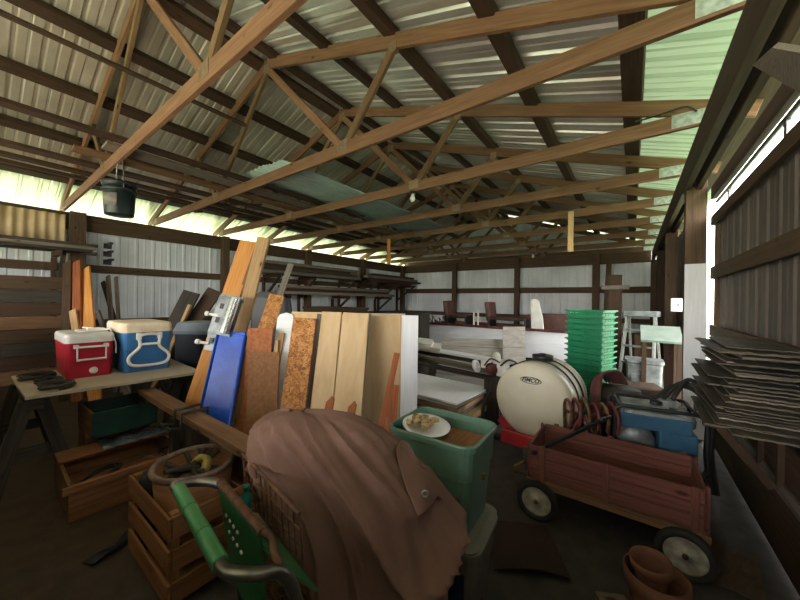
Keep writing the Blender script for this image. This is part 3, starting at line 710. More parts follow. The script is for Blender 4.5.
tag(mb.build('packed_junk', M['crate'], loc=(-.79, 1.475, .43), rot=(0, 0, .04)), 'brown packed odds and ends filling the green tote', 'junk', kind='stuff')
pl = thing('plate', 'pale enamel plate with scraps on it, lying in the green tote', 'plate', (-.875, 1.44, .815), rot=(.05, .1, 0))
mb = MB(); mb.lathe([(0, .0), (.08, .0), (.095, .012), (.125, .024), (.127, .028), (.095, .018), (.08, .006), (0, .006)], 32); mb.build('dish', M['whitewood'], pl)
M['scrap'] = surf('pale_scraps', (210, 184, 140), (120, 84, 54), scale=40, rough=.7)
mb = MB()
for k in range(11): shell(mb, [(.05, .03, .008, 0), (.055, .035, .01, .015), (.04, .02, .008, .025)]) if k == 0 else mb.box((rnd.uniform(-.06, .06), rnd.uniform(-.06, .06), .015+.003*k), (.06, .035, .022), rotm(rnd.uniform(-.4, .4), rnd.uniform(-.4, .4), rnd.uniform(0, 3)))
tag(mb.build('scraps', M['scrap'], loc=(-.885, 1.435, .828), bevel=.004), 'pale and brown scraps heaped on the plate', 'scraps', kind='stuff')

# ================================================================ WAGON
wg = thing('garden_wagon', 'faded red wooden stake wagon with white wheel hubs', 'wagon', (-.12, 2.61, 0))
x0, x1, y0, y1 = -.45, .45, -.24, .24
mb = MB(); mb.box((0, 0, .235), (.92, .5, .03)); mb.build('bed', M['plank'], wg, bevel=.003)
mb = MB(); mb.box((0, y0-.012, .235), (.95, .02, .045)); mb.build('bed_rail', M['plank'], wg, bevel=.003)
for s, y in ((-1, y0), (1, y1)):
    p = MB()
    for k, z in enumerate((.29, .365, .44)): p.box((0, y, z+.012), (.90, .016, .072))
    pn = p.build('side_panel', M['wagonred'], wg, bevel=.004)
    for x in (-.37, .0, .41):
        q = MB(); q.box((x, y-s*-.014 if s > 0 else y-.014, .365), (.034, .014, .27)); q.build('cleat', M['wagonred'], pn, bevel=.003)
for x in (x0-.005, x1+.005):
    p = MB()
    for k, z in enumerate((.29, .365, .44)): p.box((x, 0, z+.012), (.016, .44, .072))
    pn = p.build('end_panel', M['wagonred'], wg, bevel=.004)
    for y in (-.2, .2):
        q = MB(); q.box((x+(.014 if x > 0 else -.014), y, .365), (.014, .034, .27)); q.build('cleat', M['wagonred'], pn, bevel=.003)
M['hub'] = surf('white_wheel_disc', (190, 186, 176), (140, 132, 120), scale=18, rough=.5)
for x, y, tr_ in ((-.395, -.285, .0), (-.395, .285, .0), (.37, -.285, -.12), (.37, .285, 0)):
    R3 = rotm(math.pi/2, 0, tr_)
    wl = MB(); wl.lathe([(.095, -.022), (.118, -.026), (.130, -.016), (.133, 0), (.130, .016), (.118, .026), (.095, .022), (.095, -.022)], 36, (x, y, .134), R3); w_ = wl.build('wheel', M['rubber'], wg)
    wl = MB(); wl.lathe([(0, -.018), (.02, -.018), (.022, -.012), (.07, -.008), (.085, -.018), (.096, -.018), (.096, .018), (.085, .018), (.07, .008), (.022, .012), (.02, .018), (0, .018)], 32, (x, y, .134), R3); wl.build('wheel_disc', M['hub'], w_)
    wl = MB(); wl.lathe([(0, -.03), (.014, -.03), (.014, .03), (0, .03)], 12, (x, y, .134), R3); wl.build('hub_cap', M['rust'], w_)
mb = MB()
for x in (-.395, .37): mb.tube([(x, -.26, .134), (x, .26, .134)], .009, 8); mb.box((x, 0, .18), (.12, .3, .08))
mb.build('undercarriage', M['black'], wg)
mb = MB(); mb.tube([(-.47, .0, .19), (-.52, -.05, .22), (-.43, -.26, .45)], .01, 8); mb.beam((-.43, -.26, .44), (-.02, .16, .66), .022, .022); mb.tube([(-.05, .1, .66), (.0, .22, .655)], .012, 8); mb.build('pull_handle', M['black'], wg)
# small handle coil hanging at the front corner
mb = MB(); mb.tube([(-.49, -.19, .34), (-.56, -.25, .30), (-.55, -.27, .27), (-.49, -.24, .27)], .012, 6); mb.build('hitch_hook', M['rust'], wg)

# ================================================================ GENERATOR behind the wagon
M['genblue'] = surf('blue_machine_paint', (62, 104, 132), (48, 86, 114), scale=5, rough=.4)
M['gengrey'] = surf('grey_machine_metal', (148, 152, 152), (104, 108, 110), scale=10, rough=.45, metal=.4)
st = thing('wooden_stand', 'low dark wooden stand under the blue generator', 'stand', (.14, 3.2, 0), rz=.15)
mb = MB(); mb.box((0, 0, .14), (.55, .42, .28)); mb.build('stand_block', M['greydark'], st, bevel=.005)
gn = thing('generator', 'blue and grey portable generator in a black tube frame behind the wagon', 'generator', (.14, 3.2, .28), rz=.15)
for y in (-.19, .19):
    mb = MB(); mb.tube([Vector((x, y, z)) for x, z in rrect(.56, .42, .06, 4)] and [Vector((x, y, .225+z)) for x, z in rrect(.54, .42, .06, 4)], .014, 8, closed=True); mb.build('frame_hoop', M['black'], gn)
mb = MB()
for x in (-.24, .24): mb.tube([(x, -.19, .03), (x, .19, .03)], .012, 8); mb.tube([(x, -.19, .42), (x, .19, .42)], .012, 8)
mb.build('frame_bar', M['black'], gn)
mb = MB(); shell(mb, [(.40, .30, .05, .30), (.45, .34, .06, .32), (.46, .35, .06, .37), (.44, .33, .06, .40)]); mb.build('fuel_tank', M['gengrey'], gn, bevel=.006)
mb = MB(); mb.box((-.02, -.185, .33), (.42, .02, .10)); mb.build('blue_panel', M['genblue'], gn, bevel=.006)
mb = MB(); mb.lathe([(0, .46), (.035, .46), (.04, .45), (.04, .40), (0, .40)], 18, (.02, 0, 0)); mb.build('fuel_cap', M['black'], gn)
mb = MB(); mb.box((.12, -.02, .16), (.22, .28, .24)); mb.build('alternator_cover', M['genblue'], gn, bevel=.012)
mb = MB(); mb.lathe([(.0, -.13), (.10, -.13), (.12, -.10), (.12, .1), (.1, .13), (0, .13)], 24, (-.12, 0, .16), rotm(math.pi/2, 0, 0)); mb.box((-.1, .05, .26), (.14, .14, .08)); mb.build('engine', M['gengrey'], gn)
mb = MB(); mb.box((-.06, .02, .415), (.3, .2, .03)); mb.box((.1, .04, .44), (.12, .1, .05)); mb.build('top_cover', M['gengrey'], gn, bevel=.006)
for i in range(3):
    c = MB(); c.tube(spline([(-.02+.05*i, .0, 0), (.10+.04*i, .06, .10+.03*i), (.24+.02*i, .08, .06), (.29+.015*i, .06, -.12), (.28+.015*i, .02, -.38), (.30+.02*i, .0, -.65)], 8), .016, 8)
    p = Vector((.14, 3.2, .28)) + rotm(0, 0, .2) @ Vector((.05, .05, .47))
    tag(c.build('hose', M['rubber'], loc=p), ['black hose looping over the generator, innermost of three', 'black hose looping over the generator, middle of three', 'black hose looping over the generator, outermost of three'][i], 'hose', 'hoses over the generator')
# red tangle between tank and generator
M['redpaint'] = surf('worn_red_paint', (104, 36, 36), (74, 32, 30), scale=14, rough=.6)
cv = thing('cultivator', 'dark red metal cultivator with bent tines behind the wagon', 'garden tool', (-.30, 3.02, 0))
mb = MB(); mb.box((0, 0, .3), (.34, .26, .04)); mb.tube([(-.14, -.08, .3), (-.05, 0, .52), (.14, .06, .62)], .015, 7); mb.tube([(.14, -.08, .3), (.0, -.05, .58), (-.15, .05, .56)], .015, 7); mb.build('tool_frame', M['redpaint'], cv, bevel=.004)
for k in range(6):
    x = -.16+.064*k
    mb = MB(); mb.tube(spline([(x, .1, .3), (x, .02, .62+.03*(k % 3)), (x+.04, -.05, .68), (x+.07, -.09, .6), (x+.06, -.10, .5)], 5), .013, 7); mb.build('tine', M['redpaint' if k % 2 else 'rust'], cv)
mb = MB()
for x, y in ((-.15, -.11), (.15, -.11), (-.15, .11), (.15, .11)): mb.box((x, y, .14), (.03, .03, .28))
mb.build('leg_frame', M['redpaint'], cv)
M['hosered'] = surf('dusty_red_hose', (118, 70, 66), (88, 52, 50), scale=10, rough=.7)
hb = thing('hose_barrel', 'dusty red hose heaped over a barrel between the trays and the generator', 'hose', (-.12, 4.0, 0))
mb = MB(); mb.lathe([(0, 0), (.2, 0), (.22, .3), (.2, .62), (0, .63)], 24); mb.build('barrel', M['greydark'], hb)
for k in range(7):
    a = k*.35-1.2; mb = MB(); mb.tube(spline([(-.1+.03*k, .15, .64), (-.12+.02*k, 0, .72+.012*k), (-.13-.01*k, -.14, .70), (-.14-.01*k, -.26, .45), (-.16-.01*k, -.3, .1)], 6), .016, 7); mb.build('hose_strand', M['hosered'], hb)

M['slatgrey'] = wood('grey_block', (120, 108, 92), (146, 132, 112))
# ================================================================ POTS, CARDBOARD
M['terracotta'] = surf('terracotta', (130, 84, 66), (104, 68, 54), scale=7, rough=.8)
def pot(mb, r, h):
    mb.lathe([(r*.62, 0), (r*.88, h*.72), (r*.88, h*.74), (r, h*.75), (r*1.02, h), (r*.93, h), (r*.9, h*.76), (r*.58, h*.05), (0, h*.05)], 36); return mb
tag(pot(MB(), .122, .27).build('plant_pot', M['terracotta'], loc=at(656, 573, Z=.27)-Vector((0, 0, .27))), 'large terracotta pot on the floor in front of the wagon', 'plant pot')
tag(pot(MB(), .078, .17).build('plant_pot', M['terracotta'], loc=at(654, 558, Z=.33)-Vector((.0, 0, .17)), rot=(.10, -.08, 0)), 'smaller terracotta pot nested crookedly in the large one', 'plant pot')
mb = MB(); mb.box((0, 0, .05), (.13, .1, .1)); tag(mb.build('wood_block', M['slatgrey'], loc=(-.05, 1.80, 0), rot=(0, 0, .5), bevel=.004), 'small pale wood block beside the terracotta pots', 'wood block')
cb = surf('dark_cardboard', (96, 76, 56), (78, 60, 44), scale=3, rough=.85)
mb = MB(); mb.grid([[Vector((-.09+.2*i/6, -.2+.42*j/6, .012+.03*(i/6)**2*(1-j/8)+.006*math.sin(i+2*j))) for i in range(7)] for j in range(7)], sm=False)
tag(mb.build('cardboard_sheet', cb, loc=(.47, 2.55, 0), rot=(0, 0, -.12), solid=.006), 'flattened brown cardboard on the floor beside the sliding door', 'cardboard')
mb = MB(); mb.grid([[Vector((-.2+.4*i/6, -.2+.4*j/6, .015+.03*abs(math.sin(i*.5))*(1-j/8))) for i in range(7)] for j in range(7)], sm=False)
tag(mb.build('cardboard_sheet', surf('red_brown_card', (58, 36, 30), (46, 30, 26), scale=3, rough=.85), loc=(-.52, 2.0, 0), rot=(0, 0, .5), solid=.006), 'dark reddish cardboard lying between the green tote and the wagon', 'cardboard')

# ================================================================ SPRAYER TANK
tk2 = thing('sprayer_tank', 'cream horizontal sprayer tank with a black lid on a red cradle', 'tank', at(531, 396, d=2.98)*1, rz=-.12)
tk2.location.z = 0
R_ = .36; ln = .56; TC = Vector((0, 0, .56))
RM = Matrix(((1, 0, 0), (0, 0, 1), (0, -1, 0)))      # lathe z -> +y
prof = [(0, -.035), (.12, -.033), (.25, -.018), (.33, .005), (.36, .03), (.36, .07)]
z = .07
for k in range(3): prof += [(.36, z+.02), (.36, z+.10), (.347, z+.108), (.347, z+.122)]; z += .13
prof += [(.36, z), (.355, ln-.04), (.34, ln-.01), (.2, ln+.015), (0, ln+.02)]
mb = MB(); mb.lathe(prof, 56, TC, RM); mb.build('tank_shell', M['cream'], tk2)
mb = MB(); mb.lathe([(0, .03), (.095, .03), (.10, .02), (.10, -.02), (.0, -.02)], 28, TC+Vector((0, .3, R_+.015))); mb.lathe([(0, .045), (.03, .045), (.03, .03), (0, .03)], 14, TC+Vector((0, .3, R_+.015))); mb.build('filler_lid', M['black'], tk2)
for y in (.19, .34):
    mb = MB(); mb.tube([TC+Vector((.364*math.cos(t*math.pi/28), y, .364*math.sin(t*math.pi/28))) for t in range(56)], .008, 6, closed=True); mb.build('strap', M['black'], tk2)
mb = MB()
for s in (-1, 1): mb.beam((s*.2, -.06, .20), (s*.2, .64, .20), .05, .07); mb.box((s*.27, .1, .26), (.16, .08, .1), rotm(0, -s*.6, 0)); mb.box((s*.27, .45, .26), (.16, .08, .1), rotm(0, -s*.6, 0))
mb.box((0, -.07, .2), (.5, .05, .12)); mb.box((0, .62, .2), (.46, .05, .08)); mb.box((0, .3, .2), (.4, .66, .02))
mb.build('cradle', surf('red_frame_paint', (172, 26, 32), (140, 22, 28), scale=5, rough=.5), tk2, bevel=.004)
for s in (-1, 1):
    mb = MB(); mb.lathe([(.05, -.03), (.10, -.035), (.125, -.02), (.125, .02), (.10, .035), (.05, .03), (.05, -.03)], 28, (s*.36, .42, .127), rotm(0, math.pi/2, 0)); mb.lathe([(0, -.02), (.05, -.02), (.05, .02), (0, .02)], 16, (s*.36, .42, .127), rotm(0, math.pi/2, 0)); mb.build('wheel', M['rubber'], tk2)
mb = MB(); mb.tube([(-.36, .42, .127), (.36, .42, .127)], .012, 8); mb.box((0, .42, .16), (.2, .05, .06)); mb.box((0, -.1, .08), (.04, .04, .18)); mb.build('axle', M['steel'], tk2)
# oval badge with lettering on the front dome
bd = MB(); yb = -.034
bd.tube([TC+Vector((.005+.095*math.cos(t*math.pi/20), -.026, .205+.03*math.sin(t*math.pi/20))) for t in range(40)], .003, 5, closed=True)
bdo = bd.build('badge_outline', M['black'], tk2)
cu = bpy.data.curves.new('lettering', 'FONT'); cu.body = 'FIMCO'; cu.size = .052; cu.extrude = .0015; cu.align_x = 'CENTER'; cu.align_y = 'CENTER'; cu.shear = .3; cu.offset = .0012
tmp = bpy.data.objects.new('tmp', cu); COL.objects.link(tmp)
dg = bpy.context.evaluated_depsgraph_get(); me = bpy.data.meshes.new_from_object(tmp.evaluated_get(dg)); bpy.data.objects.remove(tmp)
me.materials.clear(); me.materials.append(M['black'])
lo_ = bpy.data.objects.new('lettering', me); COL.objects.link(lo_); lo_.parent = bdo; lo_.location = TC+Vector((.0, -.0275, .205)); lo_.rotation_euler = (math.radians(90-4), 0, 0)
# engine/pump beside the tank
pm = thing('sprayer_pump', 'small red and white pump engine left of the cream tank', 'pump', (-1.38, 3.92, .0))
mb = MB(); mb.box((0, 0, .28), (.2, .24, .56)); mb.build('pump_stand', M['greydark'], pm, bevel=.01)
mb = MB(); mb.lathe([(0, -.07), (.06, -.07), (.07, -.05), (.07, .05), (.06, .07), (0, .07)], 18, (-.02, -.08, .66), rotm(math.pi/2, 0, .4)); mb.build('engine_housing', M['redpaint'], pm)
mb = MB(); mb.box((.1, 0, .66), (.12, .14, .16)); mb.box((-.13, .02, .7), (.1, .12, .1)); mb.lathe([(0, 0), (.045, 0), (.05, .1), (.02, .14), (0, .14)], 14, (.03, -.04, .73)); mb.build('engine_body', M['white'], pm, bevel=.008)
mb = MB(); mb.tube(spline([(.1, -.1, .72), (.2, -.1, .8), (.25, .05, .74), (.12, .15, .68)], 6), .012, 7); mb.tube(spline([(-.1, -.1, .7), (.0, -.16, .8), (.1, -.12, .76)], 6), .01, 7); mb.build('engine_hose', M['black'], pm)
mb = MB(); mb.lathe([(.03, -.02), (.075, -.02), (.08, 0), (.075, .02), (.03, .02), (.03, -.02)], 20, (-.20, -.12, .68), rotm(0, 1.2, 0)); mb.build('pulley', M['whitewood'], pm)
mb = MB(); mb.tube(spline([(0, 0, .5), (-.06, -.04, .35), (-.05, -.08, .18), (.06, -.1, .06), (.12, -.06, .02)], 8), .02, 8)
tag(mb.build('hose', M['rubber'], loc=(-1.26, 3.45, .0)), 'black hose curving down beside the left edge of the cream tank', 'hose')

# ================================================================ TRAY STACK
M['traygreen'] = surf('green_tray_plastic', (20, 148, 100), (14, 128, 84), scale=4, rough=.4, vary=.06)
def tray(label):
    t = thing('nesting_tray', label, 'tray', (0, 0, 0), group='green nesting trays')
    w, d, h = .46, .38, .11
    mb = MB(); mb.box((0, 0, .006), (w*.9, d*.9, .012)); mb.build('tray_floor', M['traygreen'], t)
    mb = MB()
    for s in (-1, 1):
        mb.box((0, s*d*.455, .03), (w*.92, .008, .045)); mb.box((s*w*.455, 0, .03), (.008, d*.92, .045))
        for k in range(7): mb.box(((k-3)*w*.145, s*d*.462, .038), (.010, .01, .066))
        for k in range(5): mb.box((s*w*.462, (k-2)*d*.2, .038), (.01, .012, .066))
    mb.build('tray_wall', M['traygreen'], t)
    mb = MB()
    for s in (-1, 1):
        mb.box((0, s*d*.513, h*.80), (w*1.06, .03, .016)); mb.box((s*w*.511, 0, h*.80), (.03, d*1.0, .016)); mb.box((0, s*d*.48, h*.67), (w*.96, .012, .02)); mb.box((s*w*.482, 0, h*.67), (.012, d*.96, .02))
    mb.build('tray_rim', M['traygreen'], t, bevel=.002)
    return t
NTR = 18; t0 = tray('x')
for i in range(NTR):
    o = t0 if i == 0 else dup(t0)
    o.location = (-.46+.012*i/NTR+rnd.uniform(-.001, .001), 5.0+rnd.uniform(-.001, .001), .0768*i); o.rotation_euler = (0, 0, math.radians(-19.5)+rnd.uniform(-.002, .002))
    ords = ['bottom', 'second', 'third', 'fourth', 'fifth', 'sixth', 'seventh', 'eighth', 'ninth', 'tenth']
    o['label'] = ('topmost green plastic tray of the tall nested stack' if i == NTR-1 else 'bottom green plastic tray of the tall nested stack' if i == 0 else
                  'green plastic tray, %s from the bottom of the nested stack' % ords[i] if i < 10 else 'green plastic tray, %s from the top of the nested stack' % ords[NTR-1-i] if NTR-1-i < 10 else 'green plastic tray in the middle of the nested stack')
M['dustwhite'] = wood('dusty_white_boards', (152, 147, 138), (184, 179, 170), vary=.05, across=20, knots=False)
# ================================================================ LEANING BOARDS (middle)
def lean(name, label, cat, top, bot, db, dt, wpx, th, mat, group=None, parent=None, wd=None, face=None, bev=.003, z0=.003):
    A = at(*bot, d=db); B = at(*top, d=dt); D = (B-A)
    A0 = B + D*((z0-B.z)/D.z)
    w_ = wd or wpx*dt/F
    mb = MB(); mb.beam((0, 0, 0), B-A0, w_, th, face if face else -fw)
    o = mb.build(name, M[mat] if isinstance(mat, str) else mat, loc=A0, bevel=bev)
    return tag(o, label, cat, group)
M['slat'] = wood('pale_slat', (150, 118, 82), (178, 146, 106), vary=.1)
lean('leaning_board', 'tall orange board leaning highest of all the boards', 'board', (249, 242), (206, 372), 2.95, 3.35, 17, .03, 'orange')
lean('leaning_board', 'narrow dark edged plank between the tall orange board and the pale plank', 'board', (257.5, 247), (224, 345), 3.12, 3.28, 4, .04, 'plank')
lean('leaning_board', 'tall pale plank leaning just right of the tall orange board', 'board', (264, 238), (238, 340), 3.08, 3.24, 12, .04, 'slat')
# blue plastic board with a raised rim
def px_frame(top, bot, db, dt):
    A = at(*bot, d=db); B = at(*top, d=dt); D = B-A; A0 = B + D*((.003-B.z)/D.z); return A0, B
A0, B = px_frame((233, 332), (214, 424), 2.6, 2.85)
bb = thing('plastic_board', 'bright blue plastic board leaning in front of the tall orange board', 'board', A0)
Fm = frame(B-A0, rt); Ln = (B-A0).length; wB = 30*2.85/F
Ms = Fm  # local x up the board, y across, z normal
mb = MB(); mb.prism([(0, -wB*.55), (Ln-.04, -wB*.5), (Ln, -wB*.42), (Ln, wB*.42), (Ln-.04, wB*.5), (0, wB*.55)], -.012, .012, Fm); mb.build('board_panel', surf('blue_board', (22, 84, 190), (16, 66, 168), scale=5, rough=.35, bump=.15, bscale=20), bb, bevel=.006)
mb = MB(); mb.tube([Fm @ Vector((Ln*.02, -wB*.5, -.012)), Fm @ Vector((Ln-.03, -wB*.46, -.012)), Fm @ Vector((Ln-.03, wB*.46, -.012)), Fm @ Vector((Ln*.02, wB*.5, -.012))], .012, 8); mb.build('raised_rim', surf('blue_rim', (26, 92, 200), (18, 72, 176), scale=5, rough=.35), bb)
# metal roller bracket clamped on the orange board
br = thing('roller_bracket', 'steel bracket with a polished cylinder fixed on the tall orange board', 'bracket', at(226, 322, d=2.92))
up_ = (at(249, 242, d=3.3)-at(206, 372, d=2.95)).normalized(); Fb = frame(up_, rt)   # x up, y ~ right, z toward/away
zd = -1 if (Fb @ Vector((0, 0, 1))).dot(fw) > 0 else 1
Q = lambda x, y, z: Fb @ Vector((x, y, z*zd))
mb = MB(); mb.tube([Q(-.11, .065, .08), Q(.22, .065, .08)], .045, 20); mb.build('polished_cylinder', surf('bright_steel', (205, 206, 204), (180, 182, 182), scale=4, rough=.22, metal=.85), br)
mb = MB()
mb.box(Q(.05, -.05, .05), (.36, .11, .012), Fb); mb.box(Q(.21, .02, .05), (.02, .2, .06), Fb); mb.box(Q(-.12, .02, .05), (.02, .2, .06), Fb); mb.box(Q(.05, -.0, .03), (.4, .22, .01), Fb)
mb.box(Q(-.20, -.04, .04), (.16, .10, .012), Fb)
mb.build('bracket_plate', M['gengrey'], br, bevel=.003)
for a, b_ in ((.13, -.05), (.0, -.05), (-.19, -.045)):
    mb = MB(); mb.box(Q(a, b_, .0575), (.05, .035, .004), Fb); mb.build('slot', M['black'], br)
for a in (.04, -.22):
    mb = MB(); mb.tube([Q(a, -.06, .05), Q(a, -.14, .06)], .013, 10); mb.tube([Q(a, -.14, .06), Q(a, -.17, .062)], .022, 12); mb.build('knob', M['white'], br)
lean('leaning_board', 'dull grey-brown panel leaning between the blue board and the chip boards', 'board', (238, 352), (226, 424), 2.75, 2.85, 24, .02, 'grey')
lean('leaning_board', 'thin pale strip beside the dull grey-brown panel', 'board', (247, 350), (236, 425), 2.7, 2.82, 3, .02, 'slat')
lean('chip_board', 'narrow chip board strip leaning above the two square chip boards', 'board', (277, 295), (252, 372), 2.85, 3.1, 15, .015, 'osb')
lean('leaning_stick', 'long pale stick leaning behind the narrow chip board strip', 'board', (291, 264), (262, 348), 2.95, 3.25, 6, .02, 'grey')
lean('chip_board', 'reddish chip board behind the darker square chip board', 'board', (261, 328), (254, 400), 2.72, 2.85, 25, .015, surf('reddish_chip', (164, 100, 56), (134, 78, 44), scale=34, rough=.8))
lean('chip_board', 'brown square-topped chip board standing in front of the reddish one', 'board', (265, 352), (261, 430), 2.55, 2.66, 30, .015, surf('brown_chip', (142, 98, 58), (120, 80, 48), scale=40, rough=.8))
lean('leaning_stick', 'short pale batten leaning left of the white rounded panel', 'board', (282, 333), (272, 400), 2.75, 2.9, 5, .02, 'pine')
lean('leaning_stick', 'second short pale batten touching the white rounded panel', 'board', (277, 340), (273, 400), 2.72, 2.86, 4, .02, 'pine')
# white panel with rounded top
A0, B = px_frame((287, 313), (275, 420), 2.7, 3.0)
Fm = frame(B-A0, rt); Ln = (B-A0).length; wB = 17*3/F
mb = MB(); mb.prism([(0, -wB/2), (Ln-.05, -wB/2), (Ln-.015, -wB*.36), (Ln, 0), (Ln-.015, wB*.36), (Ln-.05, wB/2), (0, wB/2)], -.02, .02, Fm)
tag(mb.build('rounded_panel', M['whitewood'], loc=A0, bevel=.008), 'white panel with a rounded top leaning left of the speckled chip board', 'panel')
lean('chip_board', 'speckled orange chip board leaning between the white panel and the tan boards', 'board', (305, 318), (293, 408), 2.6, 2.8, 23, .016, 'osb')
lean('tan_board', 'tan board mostly hidden behind the speckled chip board', 'board', (308, 312), (300, 410), 2.85, 3.02, 32, .02, 'tan')
lean('wooden_lath', 'greenish thin slat just right of the speckled chip board', 'board', (319.5, 314), (307, 410), 2.66, 2.85, 4, .03, 'grey')
lean('tan_board', 'tan shelf board, first of two to the right of the speckled chip board', 'board', (332, 312), (321, 414), 2.62, 2.86, 20, .022, 'tan', bev=.006)
lean('tan_board', 'tan shelf board with the wider face, second from the speckled chip board', 'board', (356, 313), (347, 416), 2.6, 2.85, 26, .022, 'tan', bev=.006)
lean('wooden_lath', 'greenish thin slat at the right edge of the wider tan shelf board', 'board', (370, 314), (359.5, 416), 2.63, 2.87, 3, .03, 'grey')
# upright hollow panel with white edge
A0 = at(385, 316, d=3.0); A0.z = 0
pn = thing('hollow_panel', 'large tan panel with a wide white edge standing upright behind the leaning boards', 'panel', A0)
Hp = 1.355
mb = MB(); mb.beam((0, 0, 0), (0, 0, Hp), 1.0, .04, -fw)
for v in range(len(mb.V)): mb.V[v] = tuple(Vector(mb.V[v]) - rt*.345)
mb.build('panel_face', M['tan'], pn, bevel=.002)
mb = MB(); mb.beam((0, 0, 0), (0, 0, Hp), .16, .05, -fw)
for v in range(len(mb.V)): mb.V[v] = tuple(Vector(mb.V[v]) + rt*.235 - fw*.0)
mb.build('white_edge', M['whitewood'], pn, bevel=.002)
mb = MB(); mb.beam((0, 0, 0), (0, 0, Hp), .012, .06, -fw)
for v in range(len(mb.V)): mb.V[v] = tuple(Vector(mb.V[v]) + rt*.15)
mb.build('edge_strip', M['pine'], pn)
lean('reddish_plank', 'reddish plank leaning in front of the white edged panel, the taller of two', 'board', (397, 353), (382, 424), 2.45, 2.62, 6, .03, 'redwood')
lean('reddish_plank', 'reddish plank leaning in front of the white edged panel, the shorter of two', 'board', (395, 385), (391, 424), 2.43, 2.55, 9, .03, 'redwood')
def stake(top, bot, label):
    A0, B = px_frame(top, bot, 2.35, 2.4); Fm = frame(B-A0, rt); Ln = (B-A0).length
    mb = MB(); mb.prism([(0, -.028), (Ln-.05, -.028), (Ln, .01), (Ln-.02, .028), (0, .028)], -.015, .015, Fm)
    tag(mb.build('wooden_stake', M['redwood'], loc=A0), label, 'stake', 'pointed stakes')
stake((331, 396), (328, 414), 'pointed brown stake in front of the first tan shelf board'); stake((353.5, 401), (351, 414), 'pointed brown stake in front of the wider tan shelf board')
# low rack the boards lean on
rk2 = thing('sawhorse', 'rough sawhorse hidden behind the leaning boards', 'sawhorse', at(300, 330, d=3.25)*1)
rk2.location.z = 0
mb = MB(); mb.beam(rt*-.75+Vector((0, 0, .92)), rt*.35+Vector((0, 0, .92)), .09, .09); mb.build('rail', M['greydark'], rk2)
for a in (-.65, .25):
    for b_ in (-.0, .3): mb = MB(); mb.beam(rt*a+Vector((0, 0, .9)), rt*a+fw*b_, .09, .045); mb.build('leg', M['greydark'], rk2)

# ================================================================ PILE OF BOARDS AND SIDING BEHIND
def slab(name, label, cat, c, d, rz, mat, group=None, tilt=(0, 0), bev=.003):
    mb = MB(); mb.box((0, 0, d[2]/2), d)
    return tag(mb.build(name, M[mat], loc=c, rot=(tilt[0], tilt[1], rz), bevel=bev), label, cat, group)
slab('plywood_sheet', 'wide pale plywood sheet on top of the low board pile left of the cream tank', 'board', (-2.22, 3.55, .385), (1.5, .85, .02), -.06, 'whitewood', tilt=(0, 0))
slab('plywood_sheet', 'dusty plywood sheet directly beneath the pale top sheet', 'board', (-2.22, 3.52, .362), (1.55, .95, .02), -.03, 'grey')
for k in range(5):
    slab('pile_board', 'wide grey board in the low pile under the plywood, %s' % ['lowest, on the floor', 'second from the floor', 'middle one', 'second from the top', 'topmost'][k], 'board', (-2.25+rnd.uniform(-.08, .08), 3.52+rnd.uniform(-.04, .04), .072*k), (1.5+rnd.uniform(-.1, .1), .85+rnd.uniform(-.06, .06), .068), rnd.uniform(-.05, .02), ['grey', 'pine', 'slat'][k % 3], 'boards of the low pile')
for k, (x, y, z, l, w_, a, mt_) in enumerate(((-2.3, 4.25, .46, 2.2, .16, -.05, 'greydark'), (-2.2, 4.45, .50, 2.3, .2, -.1, 'grey'), (-2.15, 4.62, .56, 2.1, .12, -.02, 'greydark'), (-2.25, 4.35, .55, 2.0, .1, -.14, 'grey'), (-2.2, 4.7, .62, 2.0, .2, -.08, 'whitewood'))):
    slab('loose_board', 'loose grey board behind the pale plywood sheet, ' + ['dark and lowest', 'broad and weathered', 'dark and narrow', 'narrow and slanting', 'whitish and topmost'][k], 'board', (x, y, z), (l, w_, .035), a, mt_, 'loose boards behind the plywood', tilt=(0, .03))
tr2 = thing('board_trestle', 'low dark trestle under the loose boards behind the plywood', 'trestle', (-2.2, 4.5, 0))
for x in (-.7, .7):
    mb = MB(); mb.box((x, 0, .22), (.1, .5, .44)); mb.build('upright', M['greydark'], tr2)
mb = MB(); shell(mb, [(.26, .22, .03, 0), (.28, .24, .03, .03), (.27, .22, .05, .14)]); mb.box((.2, -.02, .05), (.16, .2, .1))
tag(mb.build('fixture_box', M['white'], loc=(-2.85, 4.6, .68), rot=(.3, .1, .4), bevel=.004), 'small tilted white box at the left end of the loose boards', 'box')
slab('plywood_sheet', 'pale sheet lying on the floor in front of the low board pile', 'board', (-1.95, 2.80, .004), (1.25, .46, .03), .05, 'dustwhite')
slab('loose_board', 'narrow brown board on the floor sheet in front of the low board pile', 'board', (-1.9, 2.98, .036), (1.3, .09, .04), .03, 'plank')
# siding panel leaning against the trailer
def siding(name, label, pts, n, mat, dz):
    a, b_, c, d = [at(*p[:2], d=p[2]) for p in pts]       # tl, tr, br, bl
    o = (c+d)/2; o.z = 0; t = thing(name, label, 'panel', o)
    for k in range(n):
        f0, f1 = k/n, (k+1)/n-.012
        p = [a.lerp(d, f0)-o, b_.lerp(c, f0)-o, b_.lerp(c, f1)-o, a.lerp(d, f1)-o]
        nn = (p[1]-p[0]).cross(p[3]-p[0]).normalized()*.012
        mb = MB(); V = [q-nn for q in p]+[q+nn for q in p]
        mb.add(V, [(0, 1, 2, 3), (7, 6, 5, 4), (0, 4, 5, 1), (1, 5, 6, 2), (2, 6, 7, 3), (3, 7, 4, 0)], [[(0, f0), (1, f0), (1, f1), (0, f1)], [(0, f1), (1, f1), (1, f0), (0, f0)]]+[[(0, 0), (0, .02), (1, .02), (1, 0)]]*4)
        mb.build('siding_board', M[mat], t, bevel=.003)
    return t
